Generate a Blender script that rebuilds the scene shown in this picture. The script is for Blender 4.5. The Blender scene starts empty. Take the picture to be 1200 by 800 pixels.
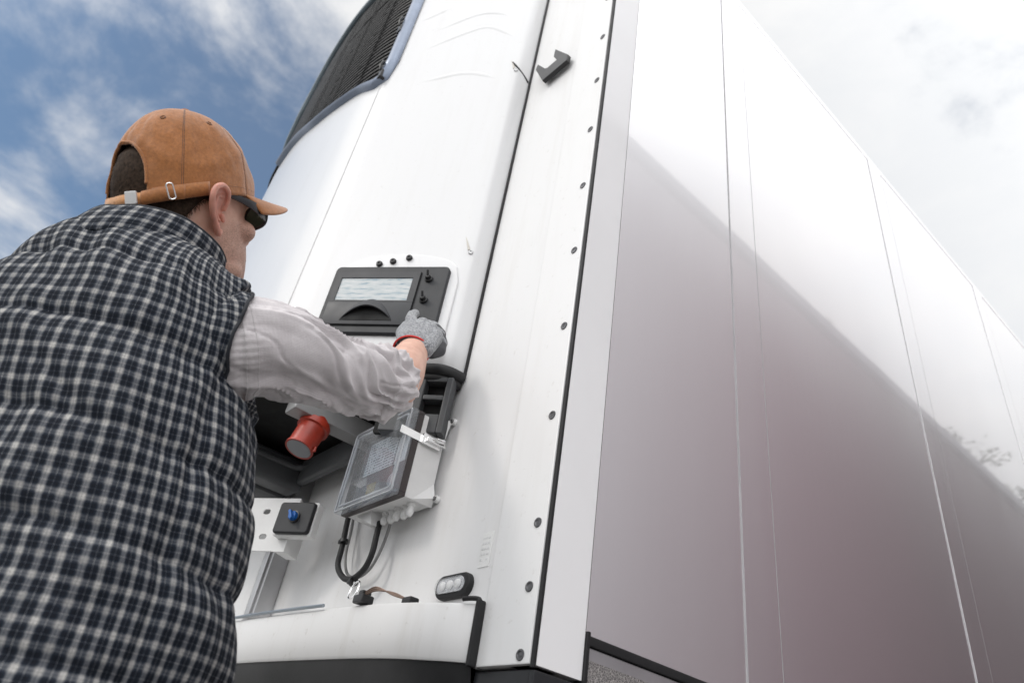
import bpy, bmesh, math, random
import numpy as np
from mathutils import Vector, Matrix, noise, Quaternion
random.seed(7)
S = bpy.context.scene
COL = S.collection
R_ = math.radians

# ------------------------------------------------------------------ camera
AX = Vector((0.6572, 0.7389, 0.1485))      # camera right, in world axes
AY = Vector((-0.3499, 0.4737, -0.8082))    # camera down
AZ = Vector((-0.6676, 0.4792, 0.5699))     # camera forward
CAM = Vector((0.8077, -0.7213, 0.95))
FPX = 825.0
cd = bpy.data.cameras.new('camera'); cam = bpy.data.objects.new('camera', cd); COL.objects.link(cam)
S.camera = cam
M = Matrix((AX, -AY, -AZ)).transposed()
cam.matrix_world = Matrix.Translation(CAM) @ M.to_4x4()
cd.sensor_width = 36; cd.lens = 36 * FPX / 1200
cd.clip_start = 0.02; cd.clip_end = 3000
cd.dof.use_dof = True; cd.dof.focus_distance = 1.35; cd.dof.aperture_fstop = 4.5

# ------------------------------------------------------------------ sky and sun
SUN = Vector((0.16, 0.78, -0.60)).normalized()      # the way the light travels
el = math.asin(-SUN.z); az = math.atan2(-SUN.x, -SUN.y)
w = bpy.data.worlds.new('World'); S.world = w; w.use_nodes = True
nt = w.node_tree; nt.nodes.clear(); N = nt.nodes.new; Lk = nt.links.new
out = N('ShaderNodeOutputWorld'); bg = N('ShaderNodeBackground'); bg.inputs['Strength'].default_value = 0.10
sky = N('ShaderNodeTexSky'); sky.sky_type = 'NISHITA'; sky.sun_disc = False
sky.sun_elevation = el; sky.sun_rotation = az
tc = N('ShaderNodeTexCoord')
def wmath(op, a, b=None, c=None, clamp=False):
    n = N('ShaderNodeMath'); n.operation = op; n.use_clamp = clamp
    for i, v in enumerate((a, b, c)):
        if v is None: continue
        if isinstance(v, (int, float)): n.inputs[i].default_value = v
        else: Lk(v, n.inputs[i])
    return n.outputs[0]
def wdir(px, py):
    return (AX * ((px - 600) / FPX) + AY * ((py - 400) / FPX) + AZ).normalized()
def wdot(d):
    n = N('ShaderNodeVectorMath'); n.operation = 'DOT_PRODUCT'; Lk(tc.outputs['Generated'], n.inputs[0]); n.inputs[1].default_value = d
    return n.outputs['Value']
def wrange(v, a, b, c, d):
    n = N('ShaderNodeMapRange'); n.interpolation_type = 'SMOOTHSTEP'; Lk(v, n.inputs[0])
    for i, x in enumerate((a, b, c, d)): n.inputs[i + 1].default_value = x
    return n.outputs[0]
nz1 = N('ShaderNodeTexNoise'); nz1.inputs['Scale'].default_value = 3.2; nz1.inputs['Detail'].default_value = 9; nz1.inputs['Roughness'].default_value = 0.62
nz1.inputs['Distortion'].default_value = 0.25
mp = N('ShaderNodeMapping'); Lk(tc.outputs['Generated'], mp.inputs[0]); mp.inputs['Scale'].default_value = (1.0, 1.0, 1.7); mp.inputs['Location'].default_value = (0.3, 1.7, 0.2)
Lk(mp.outputs[0], nz1.inputs['Vector'])
nz2 = N('ShaderNodeTexNoise'); nz2.inputs['Scale'].default_value = 13; nz2.inputs['Detail'].default_value = 5
Lk(mp.outputs[0], nz2.inputs['Vector'])
blue = wrange(wdot(wdir(60, 110)), 0.86, 0.985, 0.0, 0.46)          # a clear gap in the cloud, upper left
blue2 = wrange(wdot(wdir(330, 190)), 0.972, 0.999, 0.0, 0.09)
blue3 = wrange(wdot(wdir(1215, -30)), 0.962, 1.0, 0.0, 0.11)
cov = wmath('ADD', nz1.outputs['Fac'], wmath('MULTIPLY', wmath('SUBTRACT', nz2.outputs['Fac'], 0.5), 0.30))
gap = wmath('ADD', blue, wmath('ADD', blue2, blue3))
cov = wmath('SUBTRACT', wmath('ADD', cov, 0.30), gap)
fac = wrange(cov, 0.24, 0.62, 0.12, 0.985)
cr = N('ShaderNodeMix'); cr.data_type = 'RGBA'
shade = wrange(nz1.outputs['Fac'], 0.35, 0.7, 0.0, 1.0)
Lk(shade, cr.inputs['Factor']); cr.inputs['A'].default_value = (9.2, 9.35, 9.55, 1); cr.inputs['B'].default_value = (10.4, 10.35, 10.3, 1)
mx = N('ShaderNodeMix'); mx.data_type = 'RGBA'; Lk(fac, mx.inputs['Factor'])
tn = N('ShaderNodeVectorMath'); tn.operation = 'MULTIPLY'; Lk(sky.outputs[0], tn.inputs[0]); tn.inputs[1].default_value = (0.60, 1.00, 1.22)
Lk(tn.outputs[0], mx.inputs['A']); Lk(cr.outputs['Result'], mx.inputs['B'])
glow = wrange(wdot(Vector((0.40, -0.72, 0.66)).normalized()), 0.15, 1.0, 1.0, 2.3)      # sky glow added behind the camera to brighten the front and side
glow = wmath('MULTIPLY', glow, wrange(wdot(Vector((0.80, 0.25, 0.60)).normalized()), 0.25, 1.0, 1.0, 1.6))  # second added glow, brightens the sky that the trailer side reflects
sc_ = N('ShaderNodeVectorMath'); sc_.operation = 'SCALE'; Lk(mx.outputs['Result'], sc_.inputs[0]); Lk(glow, sc_.inputs['Scale'])
Lk(sc_.outputs[0], bg.inputs['Color']); Lk(bg.outputs[0], out.inputs['Surface'])
sd = bpy.data.lights.new('sun', 'SUN'); sd.energy = 0.9; sd.angle = R_(10.0); sd.color = (1.0, 0.95, 0.88)
so = bpy.data.objects.new('sun', sd); COL.objects.link(so); so.rotation_euler = SUN.to_track_quat('-Z', 'Y').to_euler()
so.location = (-6, -7, 9)

S.view_settings.view_transform = 'Standard'; S.view_settings.look = 'None'
S.view_settings.exposure = -0.17; S.view_settings.gamma = 1
S.cycles.max_bounces = 8; S.cycles.transparent_max_bounces = 12

# ------------------------------------------------------------------ geometry helpers
def ray(px, py): return AX * ((px - 600) / FPX) + AY * ((py - 400) / FPX) + AZ
def at_y(px, py, y): r = ray(px, py); return CAM + r * ((y - CAM.y) / r.y)
def at_x(px, py, x): r = ray(px, py); return CAM + r * ((x - CAM.x) / r.x)
def at_z(px, py, z): r = ray(px, py); return CAM + r * ((z - CAM.z) / r.z)
def at_d(px, py, d): return CAM + ray(px, py) * d
def at_p(px, py, p0, n): r = ray(px, py); return CAM + r * ((p0 - CAM).dot(n) / r.dot(n))

def frame(f, up=(0, 0, 1)):
    f = Vector(f).normalized(); r = f.cross(Vector(up))
    if r.length < 1e-5: r = f.cross(Vector((1, 0, 0)))
    r.normalize(); u = r.cross(f)
    return r, f, u
def mat3(o, x, y, z):
    m = Matrix((x, y, z)).transposed().to_4x4(); m.translation = o; return m

class MB:
    def __init__(s): s.v = []; s.f = []; s.uv = {}
    def add(s, vs, fs, m=None, uvs=None):
        b = len(s.v)
        s.v += [tuple(m @ Vector(v)) if m is not None else tuple(v) for v in vs]
        for i, f in enumerate(fs):
            s.f.append(tuple(b + j for j in f))
            if uvs: s.uv[len(s.f) - 1] = uvs[i]
        return s
    def bm(s, bm, m=None):
        bm.verts.index_update()
        s.add([v.co[:] for v in bm.verts], [[v.index for v in f.verts] for f in bm.faces], m); bm.free(); return s
    def box(s, a, b, bev=0.0, m=None, seg=2):
        a = Vector(a); b = Vector(b); bm = bmesh.new(); bmesh.ops.create_cube(bm, size=1)
        c = (a + b) / 2; d = b - a
        for v in bm.verts: v.co = Vector((c.x + v.co.x * d.x, c.y + v.co.y * d.y, c.z + v.co.z * d.z))
        if bev > 0: bmesh.ops.bevel(bm, geom=list(bm.edges), offset=min(bev, 0.45 * min(abs(d.x), abs(d.y), abs(d.z))), segments=seg, profile=0.5, affect='EDGES')
        return s.bm(bm, m)
    def cyl(s, p, q, r1, r2=None, n=24, bev=0.0):
        p = Vector(p); q = Vector(q); r2 = r1 if r2 is None else r2
        if bev <= 0: prof = [(0, 0), (r1, 0), (r2, 1), (0, 1)]; L = (q - p).length; prof = [(r, z * L) for r, z in prof]
        else: L = (q - p).length; prof = [(0, 0), (r1 - bev, 0), (r1, bev), (r2, L - bev), (r2 - bev, L), (0, L)]
        return s.lathe(prof, p, q - p, n)
    def lathe(s, prof, o, axis, n=24):
        r, f, u = frame(axis); vs = []; fs = []
        o = Vector(o)
        for (rad, z) in prof:
            for k in range(n):
                a = 2 * math.pi * k / n
                vs.append(o + f * z + (r * math.cos(a) + u * math.sin(a)) * max(rad, 1e-5))
        for i in range(len(prof) - 1):
            for k in range(n):
                fs.append((i * n + k, i * n + (k + 1) % n, (i + 1) * n + (k + 1) % n, (i + 1) * n + k))
        return s.add(vs, fs)
    def tube(s, pts, rad, n=10, closed=False, flat=1.0, up=None):
        pts = [Vector(p) for p in pts]; m = len(pts)
        rr = rad if isinstance(rad, (list, tuple)) else [rad] * m
        vs = []; fs = []; pu = None
        for i, p in enumerate(pts):
            t = (pts[(i + 1) % m] - pts[i - 1]) if closed else (pts[min(i + 1, m - 1)] - pts[max(i - 1, 0)])
            if pu is None: a, t_, u = frame(t, up or (0.01, 0.02, 1))
            else:
                t_ = t.normalized(); u = (pu - t_ * pu.dot(t_)).normalized(); a = t_.cross(u)
            if up is not None: a, t_, u = frame(t, up)
            pu = u
            for k in range(n):
                g = 2 * math.pi * k / n
                vs.append(p + a * math.cos(g) * rr[i] + u * math.sin(g) * rr[i] * flat)
        for i in range(m if closed else m - 1):
            for k in range(n):
                j = (i + 1) % m
                fs.append((i * n + k, i * n + (k + 1) % n, j * n + (k + 1) % n, j * n + k))
        if not closed:
            fs.append(tuple(range(n))[::-1]); fs.append(tuple((m - 1) * n + k for k in range(n)))
        return s.add(vs, fs)
    def prism(s, poly, d, m, bev=0.0, seg=2):      # poly in local xy, extruded along +z by d
        bm = bmesh.new(); vs = [bm.verts.new((x, y, 0)) for x, y in poly]; f = bm.faces.new(vs)
        r = bmesh.ops.extrude_face_region(bm, geom=[f]); nv = [g for g in r['geom'] if isinstance(g, bmesh.types.BMVert)]
        bmesh.ops.translate(bm, verts=nv, vec=(0, 0, d))
        bmesh.ops.recalc_face_normals(bm, faces=bm.faces)
        if bev > 0:
            top = [e for e in bm.edges if all(v in nv for v in e.verts)]
            bmesh.ops.bevel(bm, geom=top, offset=bev, segments=seg, profile=0.5, affect='EDGES')
        return s.bm(bm, m)
    def grid(s, P, uvf=None, closeu=False):        # P[i][j]
        n = len(P); k = len(P[0]); vs = [p for row in P for p in row]; fs = []; uvs = []
        for i in range(n - 1):
            for j in range(k if closeu else k - 1):
                j2 = (j + 1) % k
                fs.append((i * k + j, i * k + j2, (i + 1) * k + j2, (i + 1) * k + j))
                if uvf: uvs.append([uvf(i, j), uvf(i, j + 1), uvf(i + 1, j + 1), uvf(i + 1, j)])
        return s.add(vs, fs, None, uvs if uvf else None)
    def ball(s, c, r, n=12, sc=(1, 1, 1), m=None):
        vs = []; fs = []; k = n * 2; c = Vector(c)
        for i in range(n + 1):
            a = math.pi * i / n
            for j in range(k):
                b = 2 * math.pi * j / k
                vs.append(c + Vector((r * sc[0] * math.sin(a) * math.cos(b), r * sc[1] * math.sin(a) * math.sin(b), r * sc[2] * math.cos(a))))
        for i in range(n):
            for j in range(k): fs.append((i * k + j, (i + 1) * k + j, (i + 1) * k + (j + 1) % k, i * k + (j + 1) % k))
        return s.add(vs, fs, m)
    def cone2(s, p, q, r1, r2, n=16):              # capsule with two radii
        p = Vector(p); q = Vector(q); L = (q - p).length
        prof = []
        for i in range(7):
            a = math.pi / 2 * i / 6; prof.append((r1 * math.sin(a), -r1 * math.cos(a)))
        for i in range(7):
            a = math.pi / 2 * i / 6; prof.append((r2 * math.cos(a), L + r2 * math.sin(a)))
        return s.lathe(prof, p, q - p, n)
    def mesh(s, name, off=Vector((0, 0, 0)), smooth=35):
        me = bpy.data.meshes.new(name)
        me.from_pydata([tuple(Vector(v) - off) for v in s.v], [], s.f)
        if s.uv:
            L = me.uv_layers.new(name='UVMap')
            for fi, uu in s.uv.items():
                for li, q in zip(me.polygons[fi].loop_indices, uu): L.data[li].uv = q
        bm = bmesh.new(); bm.from_mesh(me)
        if not s.uv: bmesh.ops.remove_doubles(bm, verts=bm.verts, dist=1e-5)
        else: bmesh.ops.remove_doubles(bm, verts=bm.verts, dist=1e-6)
        bmesh.ops.dissolve_degenerate(bm, dist=1e-7, edges=bm.edges)
        bmesh.ops.recalc_face_normals(bm, faces=bm.faces); bm.to_mesh(me); bm.free()
        if smooth:
            me.polygons.foreach_set('use_smooth', [True] * len(me.polygons)); me.set_sharp_from_angle(angle=R_(smooth))
        return me
    def build(s, name, mt, parent=None, smooth=35, off=None):
        p = parent; o_ = Vector((0, 0, 0))
        while p is not None: o_ = o_ + p.location; p = p.parent
        if off is not None: o_ = o_ + off
        o = bpy.data.objects.new(name, s.mesh(name, o_, smooth)); COL.objects.link(o)
        o.data.materials.append(mt); o.parent = parent
        if smooth == 35 and len(s.v) < 4000: o.modifiers.new('wn', 'WEIGHTED_NORMAL').keep_sharp = True
        if off is not None: o.location = off
        return o

def thing(name, loc, label, cat, group=None):
    o = bpy.data.objects.new(name, None); COL.objects.link(o); o.location = loc; o.empty_display_size = 0.2
    o['label'] = label; o['category'] = cat
    if group: o['group'] = group
    return o
def tag(o, label, cat, group=None, kind=None):
    if label: o['label'] = label
    if cat: o['category'] = cat
    if group: o['group'] = group
    if kind: o['kind'] = kind
    return o
def voxelize(o, size, smooth=2, fac=0.5):
    md = o.modifiers.new('r', 'REMESH'); md.mode = 'VOXEL'; md.voxel_size = size; md.use_smooth_shade = True
    if smooth: m2 = o.modifiers.new('s', 'SMOOTH'); m2.iterations = smooth; m2.factor = fac
    dg = bpy.context.evaluated_depsgraph_get(); dg.update()
    me = bpy.data.meshes.new_from_object(o.evaluated_get(dg)); me.name = o.name
    mats = list(o.data.materials); o.modifiers.clear(); o.data = me
    me.materials.clear()
    for m_ in mats: me.materials.append(m_)
    me.polygons.foreach_set('use_smooth', [True] * len(me.polygons))
    return o
def spline(pts, n):
    pts = [Vector(p) for p in pts]; P = [2 * pts[0] - pts[1]] + pts + [2 * pts[-1] - pts[-2]]
    res = []; m = len(pts) - 1
    for i in range(n + 1):
        x = i / n * m; k = min(int(x), m - 1); t = x - k
        a, b, c, d = P[k:k + 4]
        res.append(0.5 * ((2 * b) + (c - a) * t + (2 * a - 5 * b + 4 * c - d) * t * t + (3 * b - a - 3 * c + d) * t ** 3))
    return res
def lerp_tab(tab, x):
    if x <= tab[0][0]: return tab[0][1]
    for (a, b), (c, d) in zip(tab, tab[1:]):
        if x <= c: return b + (d - b) * (x - a) / (c - a)
    return tab[-1][1]
def smoothstep(a, b, x):
    t = max(0, min(1, (x - a) / (b - a))); return t * t * (3 - 2 * t)
def rrect(w, h, r, n=6, cx=0, cy=0):
    P = []
    for (sx, sy, a0) in ((1, 1, 0), (-1, 1, 90), (-1, -1, 180), (1, -1, 270)):
        for i in range(n + 1):
            a = R_(a0 + 90 * i / n); P.append((cx + sx * (w / 2 - r) + r * math.cos(a), cy + sy * (h / 2 - r) + r * math.sin(a)))
    return P

# ------------------------------------------------------------------ materials
class NT:
    def __init__(s, name):
        s.m = bpy.data.materials.new(name); s.m.use_nodes = True; s.t = s.m.node_tree
        s.b = s.t.nodes['Principled BSDF']; s.tc = s.n('ShaderNodeTexCoord')
    def n(s, typ, **k):
        x = s.t.nodes.new(typ)
        for a, v in k.items(): setattr(x, a, v)
        return x
    def l(s, a, b): s.t.links.new(a, b)
    def set(s, **k):
        for a, v in k.items():
            s.b.inputs[a.replace('_', ' ')].default_value = v
        return s
    def noise(s, scale, detail=4, rough=0.55, vec=None, out='Fac', stretch=None):
        x = s.n('ShaderNodeTexNoise'); x.inputs['Scale'].default_value = scale; x.inputs['Detail'].default_value = detail; x.inputs['Roughness'].default_value = rough
        v = vec or s.tc.outputs['Object']
        if stretch:
            mp = s.n('ShaderNodeMapping'); s.l(v, mp.inputs[0]); mp.inputs['Scale'].default_value = stretch; v = mp.outputs[0]
        s.l(v, x.inputs['Vector']); return x.outputs[out]
    def ramp(s, v, stops, interp='LINEAR'):
        x = s.n('ShaderNodeValToRGB'); x.color_ramp.interpolation = interp; e = x.color_ramp.elements
        while len(e) > 1: e.remove(e[-1])
        e[0].position = stops[0][0]; e[0].color = col4(stops[0][1])
        for p, c in stops[1:]:
            q = e.new(p); q.color = col4(c)
        s.l(v, x.inputs[0]); return x.outputs[0]
    def math(s, op, a, b=None, c=None, clamp=False):
        n = s.n('ShaderNodeMath', operation=op, use_clamp=clamp)
        for i, v in enumerate((a, b, c)):
            if v is None: continue
            if isinstance(v, (int, float)): n.inputs[i].default_value = v
            else: s.l(v, n.inputs[i])
        return n.outputs[0]
    def mix(s, f, a, b, mode='MIX'):
        x = s.n('ShaderNodeMix', data_type='RGBA', blend_type=mode)
        for i, v in (('Factor', f), ('A', a), ('B', b)):
            if isinstance(v, (int, float)): x.inputs[i].default_value = v
            elif isinstance(v, tuple): x.inputs[i].default_value = col4(v)
            else: s.l(v, x.inputs[i])
        return x.outputs['Result']
    def bump(s, h, strength=0.3, dist=0.01):
        x = s.n('ShaderNodeBump'); x.inputs['Strength'].default_value = strength; x.inputs['Distance'].default_value = dist
        s.l(h, x.inputs['Height'])
        if s.b.inputs['Normal'].is_linked:
            s.l(s.b.inputs['Normal'].links[0].from_socket, x.inputs['Normal'])
        s.l(x.outputs[0], s.b.inputs['Normal']); return x
def col4(c): return (c, c, c, 1) if isinstance(c, (int, float)) else (tuple(c) + (1,) if len(c) == 3 else tuple(c))
def mat(name, c, rough=0.5, metal=0.0, var=0.12, scale=12, bump=0.0, bscale=60, bdist=0.002, coat=0, **k):
    t = NT(name); c = tuple(c)
    t.set(Roughness=rough, Metallic=metal)
    a = tuple(x * (1 - var) for x in c); b = tuple(min(1, x * (1 + var)) for x in c)
    t.l(t.ramp(t.noise(scale, 5), [(0.3, a), (0.7, b)]), t.b.inputs['Base Color'])
    rr = t.n('ShaderNodeMapRange'); t.l(t.noise(scale * 2.3, 4), rr.inputs[0]); rr.inputs[3].default_value = rough * 0.8; rr.inputs[4].default_value = min(1, rough * 1.25)
    t.l(rr.outputs[0], t.b.inputs['Roughness'])
    if bump: t.bump(t.noise(bscale, 4), bump, bdist)
    if coat: t.set(Coat_Weight=coat, Coat_Roughness=0.08)
    for a_, v in k.items(): t.b.inputs[a_.replace('_', ' ')].default_value = v
    return t.m

def white_panel(name, base=(0.80, 0.80, 0.80), rough=0.35, dirt=0.5, coat=0.0, streak=0.5, spec=0.5):
    t = NT(name); t.set(Roughness=rough, Specular_IOR_Level=spec)
    st = t.ramp(t.noise(6, 7, 0.65, stretch=(3.5, 3.5, 0.35)), [(0.50, 0.0), (0.72, 1.0)])
    sp = t.ramp(t.noise(55, 5, 0.7), [(0.62, 0.0), (0.72, 1.0)])
    bl = t.ramp(t.noise(2.2, 5, 0.6), [(0.4, 0.0), (0.75, 1.0)])
    c = t.mix(t.math('MULTIPLY', st, 0.22 * streak), base, (0.50, 0.47, 0.42))
    c = t.mix(t.math('MULTIPLY', sp, 0.30 * dirt), c, (0.40, 0.37, 0.33))
    c = t.mix(t.math('MULTIPLY', bl, 0.10 * dirt), c, (0.58, 0.57, 0.56))
    t.l(c, t.b.inputs['Base Color'])
    t.bump(t.noise(1.6, 2), 0.10, 0.02)
    t.bump(t.noise(420, 2), 0.04, 0.0006)
    if coat: t.set(Coat_Weight=coat, Coat_Roughness=0.06)
    return t.m
WALLM = white_panel('front_wall_paint', (0.735, 0.733, 0.735), 0.38, 0.9, 0, 0.8)
TRIMM = white_panel('trim_paint', (0.75, 0.748, 0.748), 0.40, 0.9)
COWLM = white_panel('cowl_gelcoat', (0.69, 0.69, 0.695), 0.30, 0.6, 0.2, 0.5)
BUMPM = white_panel('bumper_paint', (0.74, 0.735, 0.73), 0.45, 1.3, 0, 1.4)
def side_mat():
    t = NT('side_sheet')
    bl = t.ramp(t.noise(1.1, 5, 0.6, stretch=(1, 1, 0.4)), [(0.35, 0.0), (0.8, 1.0)])
    c = t.mix(t.math('MULTIPLY', bl, 0.10), (0.90, 0.89, 0.90), (0.86, 0.85, 0.86))
    sp = t.ramp(t.noise(90, 3, 0.7), [(0.70, 0.0), (0.75, 1.0)])
    c = t.mix(t.math('MULTIPLY', sp, 0.12), c, (0.4, 0.38, 0.36))
    t.l(c, t.b.inputs['Base Color'])
    t.set(Metallic=0.95, Roughness=0.27, Coat_Weight=1.0, Coat_Roughness=0.03, Coat_IOR=1.6)
    t.bump(t.noise(1.7, 2, 0.4, stretch=(1, 1, 0.5)), 0.11, 0.035)
    return t.m
SIDEM = side_mat()
BLACKRUB = mat('black_rubber', (0.008, 0.008, 0.009), 0.6, bump=0.2, bscale=150)
DARKPL = mat('charcoal_plastic', (0.013, 0.014, 0.017), 0.5, bump=0.25, bscale=500, bdist=0.0006)
DARKPL2 = mat('charcoal_plastic_door', (0.019, 0.020, 0.024), 0.48, bump=0.25, bscale=500, bdist=0.0006)
GREYPL = mat('grey_plastic', (0.065, 0.068, 0.072), 0.42, var=0.2, bump=0.2, bscale=120)
BLACKPL = mat('black_plastic', (0.010, 0.010, 0.011), 0.38)
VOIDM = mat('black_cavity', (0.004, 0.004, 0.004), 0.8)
STEEL = mat('galvanised_steel', (0.55, 0.55, 0.55), 0.28, 1.0, var=0.15, scale=40)
ALU = mat('aluminium_profile', (0.50, 0.50, 0.51), 0.36, 0.9, var=0.12, scale=9)
CHROME = mat('polished_clasp', (0.82, 0.82, 0.82), 0.15, 1.0, var=0.05, scale=60)
BLUEGREY = mat('grille_frame_paint', (0.22, 0.26, 0.34), 0.30, 0.3)
REDPL = mat('red_plastic', (0.33, 0.030, 0.013), 0.40, var=0.2, scale=30, bump=0.15)
BLUEPL = mat('blue_plastic', (0.015, 0.12, 0.42), 0.25, var=0.15, scale=30)
LIGHTGREY = mat('light_grey_plastic', (0.74, 0.74, 0.735), 0.40, var=0.05, scale=20, bump=0.12, bscale=300)
CABLEG = mat('grey_cable', (0.22, 0.22, 0.22), 0.5)
def glass(name, tint=(0.93, 0.95, 0.97), rough=0.03, body=0.06):
    t = NT(name); t.t.nodes.remove(t.b); o = [n for n in t.t.nodes if n.type == 'OUTPUT_MATERIAL'][0]
    tr = t.n('ShaderNodeBsdfTransparent'); tr.inputs[0].default_value = col4(tint); gl = t.n('ShaderNodeBsdfGlossy'); gl.inputs['Roughness'].default_value = rough
    df = t.n('ShaderNodeBsdfDiffuse'); df.inputs[0].default_value = (.75, .77, .8, 1)
    fr = t.n('ShaderNodeFresnel'); ge = t.n('ShaderNodeNewGeometry'); t.l(t.math('MULTIPLY_ADD', ge.outputs['Backfacing'], -0.8333, 1.5), fr.inputs[0])
    m1 = t.n('ShaderNodeMixShader'); m1.inputs[0].default_value = body; t.l(tr.outputs[0], m1.inputs[1]); t.l(df.outputs[0], m1.inputs[2])
    m2 = t.n('ShaderNodeMixShader'); t.l(fr.outputs[0], m2.inputs[0]); t.l(m1.outputs[0], m2.inputs[1]); t.l(gl.outputs[0], m2.inputs[2]); t.l(m2.outputs[0], o.inputs[0]); return t.m
LIDG = glass('clear_lid', body=0.13)
LENSG = glass('lamp_lens', (0.95, 0.95, 0.95), 0.05)

# ------------------------------------------------------------------ ground
def asphalt():
    t = NT('concrete_yard'); t.l(t.ramp(t.noise(2.0, 8, 0.7), [(0.3, (0.15, 0.148, 0.143)), (0.7, (0.21, 0.207, 0.20))]), t.b.inputs['Base Color'])
    t.set(Roughness=0.9); t.bump(t.noise(160, 4), 0.5, 0.01); return t.m
g = MB(); g.add([(-400, -400, 0), (400, -400, 0), (400, 400, 0), (-400, 400, 0)], [(0, 1, 2, 3)])
tag(g.build('ground', asphalt(), smooth=0), None, None, kind='structure')

# ------------------------------------------------------------------ trailer
ZB, ZT = 1.155, 3.797
LEN = 13.5
TR = thing('semi_trailer', (-1.25, 6.5, 0), 'white refrigerated semi trailer body with glossy side panels and riveted corner trim', 'trailer')
m = MB(); m.box((-2.47, 0.0, ZB), (-0.1335, 0.06, ZT)); m.build('front_wall', WALLM, TR)
m = MB(); m.box((-0.1325, -0.004, ZB), (-0.0095, 0.06, ZT), 0.003); m.build('corner_trim', TRIMM, TR)
m = MB(); m.box((-0.134, 0.001, ZB), (-0.1322, 0.01, ZT)); m.build('trim_gap', mat('gap_grey', (0.18, 0.18, 0.18), 0.7), TR)
m = MB(); m.box((-0.0088, -0.002, ZB - 0.004), (-0.0014, 0.0038, ZT - 0.001), 0.001); m.build('corner_seal', BLACKRUB, TR)
m = MB(); m.box((-0.06, 0.004, ZB), (-0.0014, 0.0968, ZT)); m.build('corner_post', mat('post_white', (0.90, 0.89, 0.895), 0.35, var=.03, scale=3, coat=0.5), TR, smooth=0)
m = MB(); m.box((-0.05, 0.0969, ZB + .06), (-0.004, 0.0988, ZT)); m.build('trim_gap', bpy.data.materials['gap_grey'], TR)
# screws in the corner trim, one every 200 mm, the lowest ones closer
SCRM = mat('screw_head', (0.11, 0.11, 0.115), 0.4, 0.6, var=.5, scale=160)
zs = [1.168, 1.2668, 1.37] + [1.5703 + 0.2 * k for k in range(12)]
for z in zs:
    if z > ZT: break
    m = MB()
    c = Vector((-0.0295, -0.004, z))
    m.lathe([(0, 0.0006), (0.0042, 0.0006), (0.0052, 0.0016), (0.0080, 0.0018), (0.0086, 0.0002)], c, (0, -1, 0), 20)
    h = m.build('screw', SCRM, TR)
# side: flat sheets with joint strips
side_bot = 1.222
SEALM = mat('joint_sealant', (0.46, 0.45, 0.46), 0.5)
seams = [(0.532 + 1.15 * k, 0.654 + 1.15 * k) for k in range(12)]
yy = 0.0989
for a, b in seams + [(LEN - 0.02, LEN)]:
    b0 = min(a, LEN - 0.02) - 0.0016
    if b0 > yy:
        m = MB(); m.box((-0.06, yy, side_bot), (-0.002, b0 - .001, ZT - 0.035)); m.build('side_panel', SIDEM, TR, smooth=0)
    if b < LEN:
        m = MB(); m.box((-0.06, a + .001, side_bot), (0.0004, b - .001, ZT - 0.035)); m.build('joint_strip', SIDEM, TR, smooth=0)
    if b < LEN:
        m = MB(); m.box((-0.05, a - 0.0024, side_bot), (-0.0012, a + 0.0008, ZT - 0.036)); m.build('seal_line', SEALM, TR)
        m = MB(); m.box((-0.05, b - 0.0008, side_bot), (0.0001, b + 0.0024, ZT - 0.036)); m.build('seal_line', SEALM, TR)
    yy = b + 0.0026
m = MB(); m.box((-0.07, 0.0989, ZT - 0.0345), (-0.0012, LEN, ZT + 0.004), 0.003, seg=1); m.build('roof_rail', SIDEM, TR, smooth=0)
m = MB(); m.box((-2.44, 0.061, ZT - 0.05), (-0.0705, LEN, ZT + 0.002)); m.build('roof', TRIMM, TR)
m = MB(); m.box((-2.50, 0.0, ZB), (-2.471, LEN, ZT - 0.004), 0.004); m.build('far_side_panel', SIDEM, TR)
m = MB(); m.box((-2.47, LEN - 0.06, ZB), (-0.061, LEN, ZT - 0.051)); m.build('rear_wall', WALLM, TR)
m = MB(); m.box((-2.46, 0.061, 1.06), (-0.062, LEN - .061, 1.15)); m.build('floor', mat('underfloor', (0.05, 0.05, 0.05), 0.7), TR)
# side bottom rail with reflective tape
m = MB(); m.box((-0.05, 0.1005, 1.206), (0.003, LEN, 1.2205), 0.002); m.build('rail_lip', BLACKRUB, TR)
m = MB(); m.box((-0.05, 0.1045, 1.105), (-0.0005, LEN, 1.205), 0.003); m.build('bottom_rail', ALU, TR)
m = MB(); m.box((-0.04, 0.0975, 1.10), (0.004, 0.1043, 1.226), 0.001); m.build('rail_end_cap', BLACKRUB, TR)
def tape_mat():
    t = NT('reflective_tape'); vor = t.n('ShaderNodeTexVoronoi', feature='DISTANCE_TO_EDGE'); vor.inputs['Scale'].default_value = 260
    mp = t.n('ShaderNodeMapping'); t.l(t.tc.outputs['Object'], mp.inputs[0]); t.l(mp.outputs[0], vor.inputs['Vector'])
    t.l(t.ramp(vor.outputs['Distance'], [(0.0, (0.75, 0.73, 0.7)), (0.12, (0.22, 0.215, 0.21)), (1, (0.34, 0.33, 0.32))]), t.b.inputs['Base Color'])
    t.set(Metallic=0.7, Roughness=0.30); t.bump(vor.outputs['Distance'], 0.5, 0.002); return t.m
TAPE = tape_mat()
m = MB(); m.box((-0.001, 0.108, 1.128), (0.0008, 8.0, 1.186)); m.build('reflective_tape', TAPE, TR, smooth=0)
# underside at the nose
m = MB()
m.box((-2.46, 0.004, 1.05), (-0.012, 0.058, ZB - 0.004), 0.004); m.build('nose_skirt', DARKPL, TR)
m = MB(); m.box((-0.0119, 0.001, 1.06), (-0.0008, 0.0970, ZB - 0.006), 0.003); m.build('corner_skirt', DARKPL, TR)
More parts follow.
